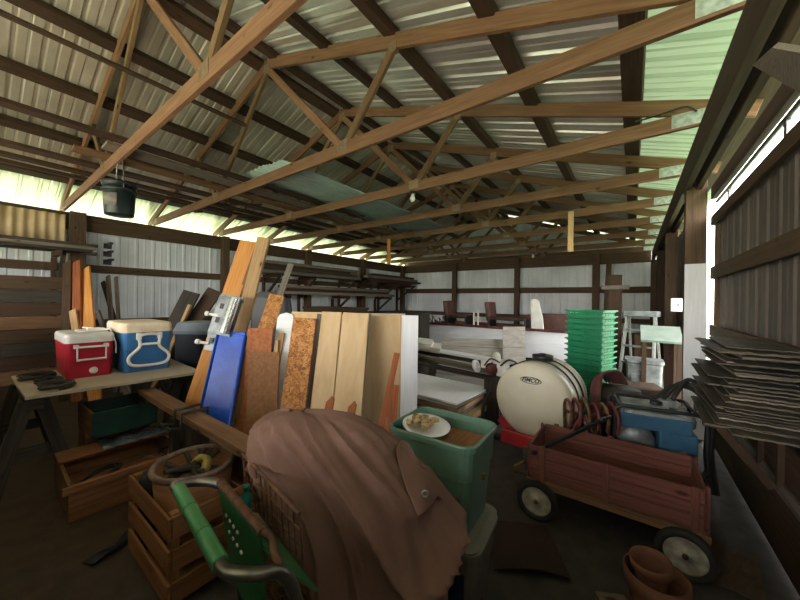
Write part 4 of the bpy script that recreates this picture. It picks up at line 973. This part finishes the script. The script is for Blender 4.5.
siding('siding_panel', 'dusty white lap siding panel leaning against the trailer side', [(443, 338, 6.3), (503, 340, 5.9), (505, 393, 5.0), (434, 384, 5.35)], 5, 'dustwhite', 0)
siding('siding_panel', 'narrow pale two board panel leaning right of the wide siding panel', [(503, 327, 6.0), (525, 327, 5.9), (526, 372, 5.1), (502, 372, 5.2)], 2, 'dustwhite', 0)

# ================================================================ TRAILER WITH SEATS
tv = thing('hay_trailer', 'long flat trailer with a white side board and a maroon top edge', 'trailer', (-2.7, 7.7, 0))
mb = MB(); mb.box((0, 0, .86), (3.5, 2.0, .08)); mb.build('deck', M['redwood'], tv)
mb = MB(); mb.box((-.02, -1.03, .65), (3.5, .03, .54)); mb.box((-.02, -1.045, .72), (3.5, .012, .012)); mb.build('white_side_board', M['whitewood'], tv, bevel=.004)
mb = MB(); mb.box((-.02, -1.05, .945), (3.55, .09, .05)); mb.build('maroon_rail', M['maroon'], tv, bevel=.006)
mb = MB(); mb.box((0, 0, .45), (3.6, 1.4, .14)); mb.build('chassis', M['rust'], tv)
for x in (-.9, .9):
    for y in (-.8, .8):
        mb = MB(); mb.lathe([(0, -.09), (.15, -.1), (.32, -.1), (.36, -.06), (.36, .06), (.32, .1), (.15, .1), (0, .09)], 28, (x, y, .36), RM); mb.build('wheel', M['rubber'], tv)
M['seatbrown'] = surf('brown_vinyl', (84, 52, 42), (66, 42, 36), scale=6, rough=.55)
def seat(x, y, label, w_):
    t = thing('trailer_seat', label, 'seat', (x, y, 0.902), group='brown seats on the trailer')
    mb = MB(); shell(mb, [(w_, .5, .04, .22), (w_*1.03, .52, .05, .25), (w_, .5, .05, .27)]); mb.build('seat_cushion', M['seatbrown'], t)
    Rb = rotm(0, -.12, 0)
    mb = MB(); mb.box(Rb @ Vector((-w_/2+.06, 0, .42)), (.10, .44, .42), Rb); mb.build('backrest', M['seatbrown'], t, bevel=.02)
    mb = MB()
    for a in (-1, 1): mb.box((a*(w_/2-.04), 0, .12), (.04, .46, .24))
    mb.box((0, 0, .2), (w_-.06, .04, .04))
    mb.build('seat_frame', M['black'], t); return t
seat(-3.35, 7.0, 'brown seat on the trailer deck, the left one of two with high backs', .58)
seat(-2.15, 6.95, 'brown seat on the trailer deck, the right one beside the white upright', .85)
fr = thing('white_stand', 'small white frame standing between the two brown trailer seats', 'stand', (-2.83, 6.75, 0.902))
for x in (-.05, .05):
    mb = MB(); mb.box((x, 0, .19), (.03, .03, .38)); mb.build('leg', M['white'], fr)
mb = MB(); mb.box((0, 0, .36), (.13, .06, .03)); mb.box((0, 0, .2), (.1, .03, .03)); mb.build('crosspiece', M['white'], fr)
mb = MB(); mb.prism([(-.12, 0), (.12, 0), (.09, .30), (.0, .64), (-.10, .66), (-.15, .60)], -.02, .02, Matrix(((1, 0, 0), (0, 0, -1), (0, 1, 0))))
tag(mb.build('white_upright', M['white'], loc=(-1.52, 6.75, .905), bevel=.01), 'white fin shaped upright at the right end of the trailer deck', 'panel')
mb = MB(); mb.box((0, 0, .16), (.95, .3, .32)); mb.box((.02, 0, .33), (.85, .26, .03))
tag(mb.build('brown_box', M['seatbrown'], loc=(-1.42, 7.5, 0.902), bevel=.01), 'low brown box on the trailer deck behind the green tray stack', 'box')
mb = MB()
for k in range(6): mb.tube([(-.25+.1*k, .1, .02), (-.2+.1*k, 0, .12+.05*(k % 3)), (-.05+.1*k, -.05, .02)], .012, 6)
tag(mb.build('bent_rods', M['rust'], loc=(-4.05, 6.9, 0.902)), 'tangle of thin bent rods on the trailer deck left of the seats', 'rods')

# ================================================================ LUMBER RACKS ALONG THE LEFT WALL
def lumber(x, y, z, n, l, seed, labelf, group, wid=.7, mats=('greydark', 'dark', 'greydark', 'grey'), th=.045, arm=True, zs=None):
    r_ = random.Random(seed)
    for k in range(n):
        if k % 3 == 0 and k >= 3: continue
        mb = MB(); w_ = r_.uniform(.14, .24); ll = l*r_.uniform(.75, 1.05)
        mb.box((0, 0, th/2), (w_, ll, th*.92))
        row = k % 3; lay = k//3
        o = mb.build('stored_board', M[mats[r_.randrange(len(mats))]], loc=(x+(row-1)*wid/3+r_.uniform(-.01, .01), y+r_.uniform(-.2, .2), z+lay*th), rot=(0, 0, r_.uniform(-.008, .008)))
        tag(o, labelf(row, lay), 'board', group)
LAY = ['bottom', 'second', 'third', 'fourth', 'fifth', 'sixth']; ROW = ['against the wall', 'in the middle', 'at the front']
def arms(x0_, x1_, ys, z, label):
    t = thing('lumber_rack', label, 'rack', (x1_, ys[0], 0))
    for y in ys:
        mb = MB(); mb.box(((x0_+x1_)/2-x1_, y-ys[0], z-.05), (x1_-x0_, .07, .09)); mb.build('arm', M['dark'], t)
        mb = MB(); mb.beam((x1_-x1_-.08, y-ys[0]+.06, z-.06), (x0_-x1_+.02, y-ys[0]+.06, z-.62), .06, .06); mb.build('brace', M['greydark'], t)
        mb = MB(); mb.box((x0_-x1_+.0, y-ys[0], z/2-.05), (.08, .07, z-.1)); mb.build('upright', M['dark'], t)
arms(-8.55, -7.75, (5.0, 6.2, 7.9), 2.18, 'dark cantilever rack on the left wall holding lumber behind the tall orange board')
lumber(-8.15, 6.1, 2.18, 12, 4.0, 3, lambda r, l: 'dark stored board on the rack behind the tall orange board, %s layer %s' % (LAY[l], ROW[r]), 'boards on the middle wall rack', .75, th=.085)
arms(-8.55, -7.6, (8.9, 10.1, 11.4), 2.14, 'dark cantilever rack on the left wall above the white edged panel')
lumber(-8.1, 10.2, 2.14, 12, 3.4, 5, lambda r, l: 'dark stored board on the rack above the white edged panel, %s layer %s' % (LAY[l], ROW[r]), 'boards on the far wall rack', .85, th=.085)
arms(-8.55, -7.7, (5.3, 7.6, 9.9), 1.62, 'lower dark rack on the left wall behind the leaning boards')
lumber(-8.1, 7.6, 1.62, 9, 5.4, 9, lambda r, l: 'long dark board on the lower wall rack, %s layer %s' % (LAY[l], ROW[r]), 'boards on the lower wall rack', .75, th=.09)
# far left rack
arms(-8.5, -7.9, (-.3, .9), 2.28, 'dark lumber rack left of the red cooler, under the tan panel')
lumber(-8.2, .25, 2.28, 9, 2.3, 11, lambda r, l: 'dark board on the far left rack under the tan panel, %s layer %s' % (LAY[l], ROW[r]), 'boards on the far left rack', .55, th=.05)
for k in range(8):
    slab('wall_board', 'wide dark board stood on edge below the far left rack, %s from the floor' % ['lowest', 'second', 'third', 'fourth', 'fifth', 'sixth', 'seventh', 'topmost'][k], 'board', (-8.2+rnd.uniform(-.05, .05), .15, .02+.225*k), (.06, 2.2+rnd.uniform(-.2, .2), .22), rnd.uniform(-.02, .02), ['plank', 'dark', 'greydark', 'post'][k % 4], 'boards below the far left rack')
for k, (p, q, w_, mt_, lb_) in enumerate((((68, 262), (66, 335), 9, 'dark', 'dark plank leaning beside the left wall post, left of the orange one'), ((76, 262), (77, 335), 10, 'redwood', 'red brown plank leaning on the left wall post, left of the orange one'), ((85, 269), (90, 332), 11, 'orange', 'orange plank leaning on the left wall post above the coolers'), ((73, 310), (76, 332), 7, 'pine', 'short pale offcut standing behind the red cooler'))):
    lean('leaning_plank', lb_, 'board', p, q, 4.9, 5.5 if k < 3 else 5.0, w_, .03, mt_, 'planks on the left wall post')
for k, (p, q, w_, mt_) in enumerate((((103, 282), (118, 332), 4, 'greydark'), ((108, 276), (112, 330), 4, 'grey'), ((116, 277), (119, 330), 3, 'grey'), ((98, 312), (106, 334), 5, 'grey'))):
    lean('leaning_plank', 'grey stick leaning behind the blue cooler, ' + ['the slanting dark one', 'the one beside the orange plank', 'the rightmost thin one', 'the short one behind the cooler lid'][k], 'board', p, q, 5.4, 5.9, w_, .03, mt_, 'sticks behind the blue cooler')
for k, z in enumerate((2.20, 2.36, 2.52)):
    mb = MB(); mb.box((.13, 0, 0), (.5-.08*k, .05, .04)); mb.box((.0, 0, -.03), (.04, .12, .1)); tag(mb.build('wall_bracket', M['black'], loc=(-8.45, 1.62, z)), 'black bracket on the wall right of the left post, %s of three' % ['lowest', 'middle', 'highest'][k], 'bracket', 'black brackets by the left post')
# dark things between coolers and orange board
nv = thing('plastic_barrel', 'dark navy plastic bin with a pale lid behind the blue board', 'bin', at(201, 345, d=4.3)*1); nv.location.z = 0
mb = MB(); shell(mb, [(.42, .40, .08, 0), (.48, .46, .10, .7), (.50, .48, .12, 1.02)]); mb.build('bin_body', surf('navy_plastic', (36, 42, 56), (28, 34, 46), scale=5, rough=.5), nv, rot=(0, 0, .6))
mb = MB(); shell(mb, [(.52, .50, .12, 1.02), (.53, .51, .12, 1.06), (.46, .44, .12, 1.16), (.40, .38, .1, 1.17)]); mb.build('bin_lid', surf('pale_blue_lid', (138, 150, 164), (118, 130, 146), scale=5, rough=.5), nv, rot=(0, 0, .6))
for k, (p, q, dd, w_, mt_) in enumerate((((192, 292), (165, 345), 5.2, 16, 'greydark'), ((215, 290), (185, 335), 5.4, 14, 'dark'), ((190, 305), (172, 345), 4.9, 3, 'slat'))):
    lean('leaning_plank', ['wide dark plank slanting behind the navy bin', 'dark plank slanting behind the steel bracket', 'thin pale stick slanting beside the navy bin'][k], 'board', p, q, dd-.3, dd, w_, .04, mt_)
for k, (x, y, z, w_, d_, h_, mt_) in enumerate(((-4.75, 4.3, 0, 1.1, .7, 1.3, 'dark'), (-3.9, 5.5, 0, .9, .6, 1.2, 'greydark'))):
    mb = MB(); mb.box((0, 0, h_/2), (w_, d_, h_)); mb.box((0, 0, h_+.02), (w_*1.04, d_*1.04, .04))
    for s in (-.3, .3): mb.box((s*w_, -d_/2-.012, h_/2), (.05, .02, h_*.9))
    tag(mb.build('wooden_crate', M[mt_], loc=(x, y, z), rot=(0, 0, .2*k), bevel=.008), ['big dark crate behind the leaning chip boards', 'grey crate behind the tan shelf boards'][k], 'crate')
bc2 = thing('upholstered_chair', 'black rounded chair back behind the leaning pale stick', 'chair', at(272, 300, d=4.0)*1, rz=.6); bc2.location.z = 0
mb = MB(); shell(mb, [(.5, .12, .05, .5), (.52, .14, .06, 1.3), (.46, .12, .05, 1.5), (.3, .08, .03, 1.58)]); mb.build('backrest', M['black'], bc2)
mb = MB(); shell(mb, [(.5, .5, .05, .42), (.52, .52, .06, .5), (.48, .48, .05, .54)]); mb.build('seat', M['black'], bc2)
for a in (-1, 1):
    for b_ in (-1, 1): mb = MB(); mb.box((a*.2, b_*.2, .21), (.04, .04, .42)); mb.build('leg', M['black'], bc2)
mb = MB(); mb.box((0, 0, .03), (.9, .5, .06)); mb.box((0, -.22, .1), (.9, .04, .1)); mb.box((0, .22, .1), (.9, .04, .1))
tag(mb.build('cream_frame', M['cream'], loc=at(377, 317, d=5.0)+Vector((0, 0, -.1)), rot=(0, 0, YAW)), 'cream shallow frame seen above the white edged panel', 'frame')
fs = thing('side_shelf', 'dark stand under the cream frame behind the white edged panel', 'stand', at(377, 317, d=5.0)*1, rz=YAW); fs.location.z = 0
hz = (at(377, 317, d=5.0).z-.1)
mb = MB(); mb.box((0, 0, hz-.02), (1, .55, .04)); mb.build('shelf_top', M['greydark'], fs)
for a in (-.45, .45): mb = MB(); mb.box((a, 0, (hz-.04)/2), (.06, .5, hz-.04)); mb.build('side', M['greydark'], fs)

# ================================================================ THINGS UP IN THE RAFTERS
zc = ZB+.072
bk = thing('hanging_bucket', 'dark plastic bucket hanging under the nearest truss chord', 'bucket', (-4.86, 1.03, 2.44))
mb = MB(); mb.lathe([(0, 0), (.130, 0), (.136, .015), (.152, .33), (.158, .33), (.158, .37), (.148, .37), (.140, .1), (.126, .03), (0, .03)], 32); mb.build('bucket_body', surf('dark_green_bucket', (24, 40, 38), (18, 30, 30), scale=5, rough=.35), bk)
mb = MB(); mb.lathe([(.155, .27), (.164, .275), (.164, .30), (.156, .305)], 32); mb.lathe([(.158, .345), (.166, .35), (.166, .378), (.148, .38)], 32); mb.build('rim_ring', M['black'], bk)
mb = MB(); mb.tube(spline([(-.16, 0, .30), (-.15, 0, .48), (-.09, 0, .68), (0, 0, .78), (.09, 0, .68), (.15, 0, .48), (.16, 0, .30)], 5), .006, 6); mb.build('bail', M['steel'], bk)
mb = MB(); pr = [[Vector((.146*math.cos(t)*(1+.07*v), .146*math.sin(t)*(1+.07*v), .09+.14*v)) for t in [math.radians(-80+i*6) for i in range(11)]] for v in (0, 1)]; mb.grid(pr); mb.build('paper_label', surf('faded_label', (120, 116, 104), (96, 92, 84), scale=18, rough=.7), bk, solid=.002)
lb2 = thing('light_bulb', 'bare white light bulb hanging under the third truss chord', 'light bulb', (-2.59, 3.80, ZB-.07))
mb = MB(); mb.lathe([(0, 0), (.055, 0), (.055, -.02), (.03, -.035), (0, -.035)], 20); mb.build('socket', M['black'], lb2)
mb = MB(); mb.lathe([(0, -.035), (.022, -.035), (.022, -.06), (.03, -.08), (.038, -.11), (.03, -.138), (.012, -.15), (0, -.152)], 20); mb.build('bulb', M['white'], lb2)
lb3 = thing('light_bulb', 'bare white light bulb far back, under a truss near the end wall', 'light bulb', (-2.6, TY[7], ZB-.07))
mb = MB(); mb.lathe([(0, 0), (.05, 0), (.05, -.03), (0, -.03)], 16); mb.build('socket', M['black'], lb3)
mb = MB(); mb.lathe([(0, -.03), (.025, -.03), (.045, -.1), (.03, -.15), (0, -.16)], 16); mb.build('bulb', M['white'], lb3)
hb1 = at(571, 212, Y=6.52); mb = MB(); mb.box((0, 0, -.36), (.09, .025, .74)); tag(mb.build('hanging_plank', M['pine'], loc=hb1), 'short pale plank hanging from the fifth truss chord on the right', 'plank')
hb2 = at(389, 240, Y=6.52); mb = MB(); mb.box((0, 0, -.3), (.1, .03, .66)); tag(mb.build('hanging_plank', M['orange'], loc=hb2), 'short orange plank hanging from the fifth truss chord on the left', 'plank')
def overhead(name, label, x, y0_, y1_, w_, th, mat, dz=0, group='boards stored on the truss chords', ang=0):
    mb = MB(); mb.box((0, 0, th/2), (w_, y1_-y0_, th))
    return tag(mb.build(name, M[mat], loc=(x, (y0_+y1_)/2, zc+dz), rot=(0, 0, ang), bevel=.003), label, 'board', group)
overhead('stored_plank', 'long brown plank lying across the first trusses, nearest the ridge', -4.62, -.6, 4.9, .14, .04, 'dark')
overhead('stored_plank', 'grey plank lying on the trusses, second from the ridge side', -4.95, .9, 7.6, .24, .035, 'grey', ang=.01)
overhead('stored_plank', 'brown plank lying on the trusses beside the grey plank', -5.3, .7, 7.2, .2, .035, 'plank', ang=-.01)
overhead('stored_plank', 'dark plank lying on the trusses above the hanging bucket', -5.84, -1.2, 6.6, .18, .04, 'dark')
overhead('stored_plank', 'dark pole board lying on the trusses, closest to the left eave', -6.3, -1.5, 8.2, .14, .04, 'dark')
overhead('stored_plank', 'black narrow board lying on the trusses near the left eave', -6.65, -1.5, 6.8, .07, .05, 'dark')
mb = MB(); mb.tube([(0, -2.4, 0), (0, 1.25, 0)], .028, 8)
tag(mb.build('pole', M['dark'], loc=(-4.42, 1.03, 3.93)), 'thin dark pole slung beneath the roof through the nearest truss webs', 'pole')
M['greensheet'] = surf('green_grey_sheet', (158, 178, 170), (132, 152, 146), scale=2, rough=.5, metal=.2)
for i, (x, y0_, y1_, dz) in enumerate(((-4.05, 2.35, 6.9, 0), (-4.25, 2.5, 7.4, .03), (-4.5, 2.4, 6.6, .06))):
    mb = MB(); n = 40; mb.grid([[Vector((-.42+.84*k/n, y, .02+.014*math.sin(k*math.pi/2.5))) for k in range(n+1)] for y in (0, (y1_-y0_)/2, y1_-y0_)])
    tag(mb.build('roofing_sheet', M['greensheet'], loc=(x, y0_, zc+.04+dz), solid=.003), 'grey green corrugated sheet lying on the truss chords, %s of three' % ['lowest', 'middle', 'topmost'][i], 'metal sheet', 'corrugated sheets on the truss chords')
mb = MB(); mb.tube([(0, 0, 0), (.3, .18, .06), (1.1, .9, .1)], .02, 8); mb.tube([(0, 0, 0), (.02, .1, -.06), (.12, .2, -.05)], .03, 8); mb.tube([(.25, .1, .05), (.5, .5, .12)], .03, 8)
tag(mb.build('pipe_bundle', M['rust'], loc=(-7.1, 2.55, zc+.05)), 'rusty pipe fittings on the second truss near the left eave', 'pipe')
cz = MB(); cz.tube(spline([(.44, 3.78, 3.2), (.36, 3.74, 3.25), (.2, 3.72, 3.23), (.0, 3.74, 3.225)], 6), .008, 6)
tag(cz.build('cable', M['black'], loc=(0, 0, 0)), 'short dark cable at the right end of the third truss', 'cable')
P4 = [at(755, 63, d=1.62), at(775, 45, d=1.42), at(806, 50, d=1.30), at(806, 92, d=1.5)]
mb = MB(); c = sum(P4, Vector())/4; n_ = (P4[1]-P4[0]).cross(P4[3]-P4[0]).normalized()*.012
mb.add([q-c-n_ for q in P4]+[q-c+n_ for q in P4], [(0, 1, 2, 3), (7, 6, 5, 4), (0, 4, 5, 1), (1, 5, 6, 2), (2, 6, 7, 3), (3, 7, 4, 0)])
tag(mb.build('stub_board', M['grey'], loc=c), 'short grey board stuck out near the top of the sliding door', 'board')

# ================================================================ RIGHT SIDE: sheet stack, ladder, workbench
sr = thing('sheet_rack', 'dark wooden rack against the sliding door carrying the pile of thin sheets', 'rack', (.60, 2.5, 0))
for y in (.12, .45):
    mb = MB(); mb.box((.058, y, .68), (.026, .04, .32)); mb.build('upright', M['dark'], sr)
    mb = MB(); mb.box((-.10, y, .80), (.30, .05, .05)); mb.build('arm', M['dark'], sr)
    mb = MB(); mb.beam((.03, y, .5), (-.18, y, .78), .04, .04); mb.build('brace', M['dark'], sr)
ORD = ['second', 'third', 'fourth', 'fifth', 'sixth', 'seventh', 'eighth', 'ninth', 'tenth', 'eleventh']; NS = 32; z = .828
M['sheet'] = surf('dusty_sheet', (92, 83, 69), (60, 53, 44), scale=6, rough=.7, vary=.35)
M['sheetlight'] = surf('pale_sheet_edge', (130, 120, 102), (100, 91, 77), scale=6, rough=.7, vary=.2)
for k in range(NS):
    th = rnd.uniform(.004, .010); w_ = rnd.uniform(.24, .33); l = rnd.uniform(.65, .85)
    xo = .672-w_/2-rnd.uniform(0, .02) + (.02 if k > 20 else 0); tiltx = rnd.uniform(-.003, .003)
    mb = MB(); n = 14
    mb.grid([[Vector((-w_/2+w_*i/n, -l/2+l*j, .0015*math.sin(i*1.9+k)+rnd.uniform(-.001, .001)+(.002*(1-i/n)*math.sin(k*2.3)))) for i in range(n+1)] for j in (0, .5, 1)], sm=False)
    o = mb.build('thin_sheet', M['sheetlight' if k % 4 == 1 else 'sheet'], loc=(xo, 2.70+rnd.uniform(-.07, .07), z+th), rot=(tiltx, 0, rnd.uniform(-.04, .04)), solid=th)
    z += th+rnd.uniform(.006, .009)
    tag(o, ('topmost dusty thin sheet of the pile beside the sliding door' if k == NS-1 else 'lowest dusty thin sheet of the pile beside the sliding door' if k == 0 else 'thin dusty sheet, %s in the pile beside the sliding door' % (ORD[k-1]+' from the bottom' if k <= 10 else ORD[NS-2-k]+' from the top' if NS-2-k < 10 else 'about halfway up')), 'sheet', 'thin sheets in the pile by the sliding door')
# ladder
ld = thing('step_ladder', 'pale grey step ladder standing open by the far right post', 'ladder', (.12, 6.6, 0), rz=-.3)
for s in (-1, 1):
    mb = MB(); mb.beam((s*.24, -.28, 0), (s*.19, 0, 1.32), .03, .07, (0, 1, 0)); mb.build('front_rail', M['plate'], ld)
    mb = MB(); mb.beam((s*.22, .34, 0), (s*.18, .05, 1.30), .025, .05, (0, 1, 0)); mb.build('rear_rail', M['plate'], ld)
for k in range(4):
    f = (k+1)/5; mb = MB(); mb.box((0, -.28+.28*f, 1.32*f), (.44-.06*f, .1, .025)); mb.build('step', M['gengrey'], ld)
mb = MB(); mb.box((0, .02, 1.33), (.46, .22, .09)); mb.build('top_cap', M['gengrey'], ld, bevel=.01)
gb = thing('utility_bin', 'grey plastic bin standing under the small bench by the step ladder', 'bin', (.15, 6.05, 0))
mb = MB(); shell(mb, [(.38, .30, .03, 0), (.44, .36, .04, .60), (.47, .39, .05, .62), (.47, .39, .05, .66)]); mb.box((-.05, 0, .30), (.2, .38, .3)); mb.build('bin_body', M['gengrey'], gb)
wb = thing('side_bench', 'small bench with a grey green top beside the right wall', 'bench', (.32, 5.65, 0))
mb = MB(); mb.box((0, 0, 1.08), (.44, .5, .03), rotm(.35, 0, 0)); mb.build('bench_top', surf('grey_green_top', (136, 152, 140), (116, 132, 122), scale=5, rough=.5), wb)
for a in (-.18, .18):
    for b_ in (-.2, .2): mb = MB(); mb.box((a, b_, .5), (.045, .045, 1.0)); mb.build('leg', M['dark'], wb)
tp2 = thing('timber_prop', 'brown T shaped timber prop standing right of the green trays', 'prop', (-.30, 8.3, 0))
mb = MB(); mb.box((0, 0, .9), (.24, .1, 1.8)); mb.build('upright', M['dark'], tp2)
mb = MB(); mb.box((0, 0, 1.84), (.5, .12, .08)); mb.build('crosspiece', M['grey'], tp2); mb = MB(); mb.box((0, 0, 2.0), (.24, .14, .22)); mb.build('top_block', M['dark'], tp2)
sw = thing('switch_box', 'small white electrical box on the dark right wall post', 'electrical box', at(678, 305, Y=6.0))
mb = MB(); mb.box((0, 0, 0), (.16, .07, .19)); mb.build('box_body', M['white'], sw, bevel=.01)
mb = MB(); mb.box((0, -.038, 0), (.03, .01, .05)); mb.build('switch_lever', M['gengrey'], sw)
for k, (x, y, h_, mt_) in enumerate(((-.42, 6.0, .55, 'greydark'), (.1, 5.2, .42, 'dark'), (.12, 7.6, .9, 'dark'))):
    mb = MB(); shell(mb, [(.42, .36, .02, 0), (.44, .38, .02, h_), (.40, .34, .02, h_+.02)]); mb.box((0, -.2, h_*.6), (.3, .02, .05))
    tag(mb.build('storage_box', M[mt_], loc=(x, y, 0), rot=(0, 0, .3*k)), ['grey dusty box at the foot of the step ladder', 'dark box behind the generator and hoses', 'dark box behind the step ladder'][k], 'box')
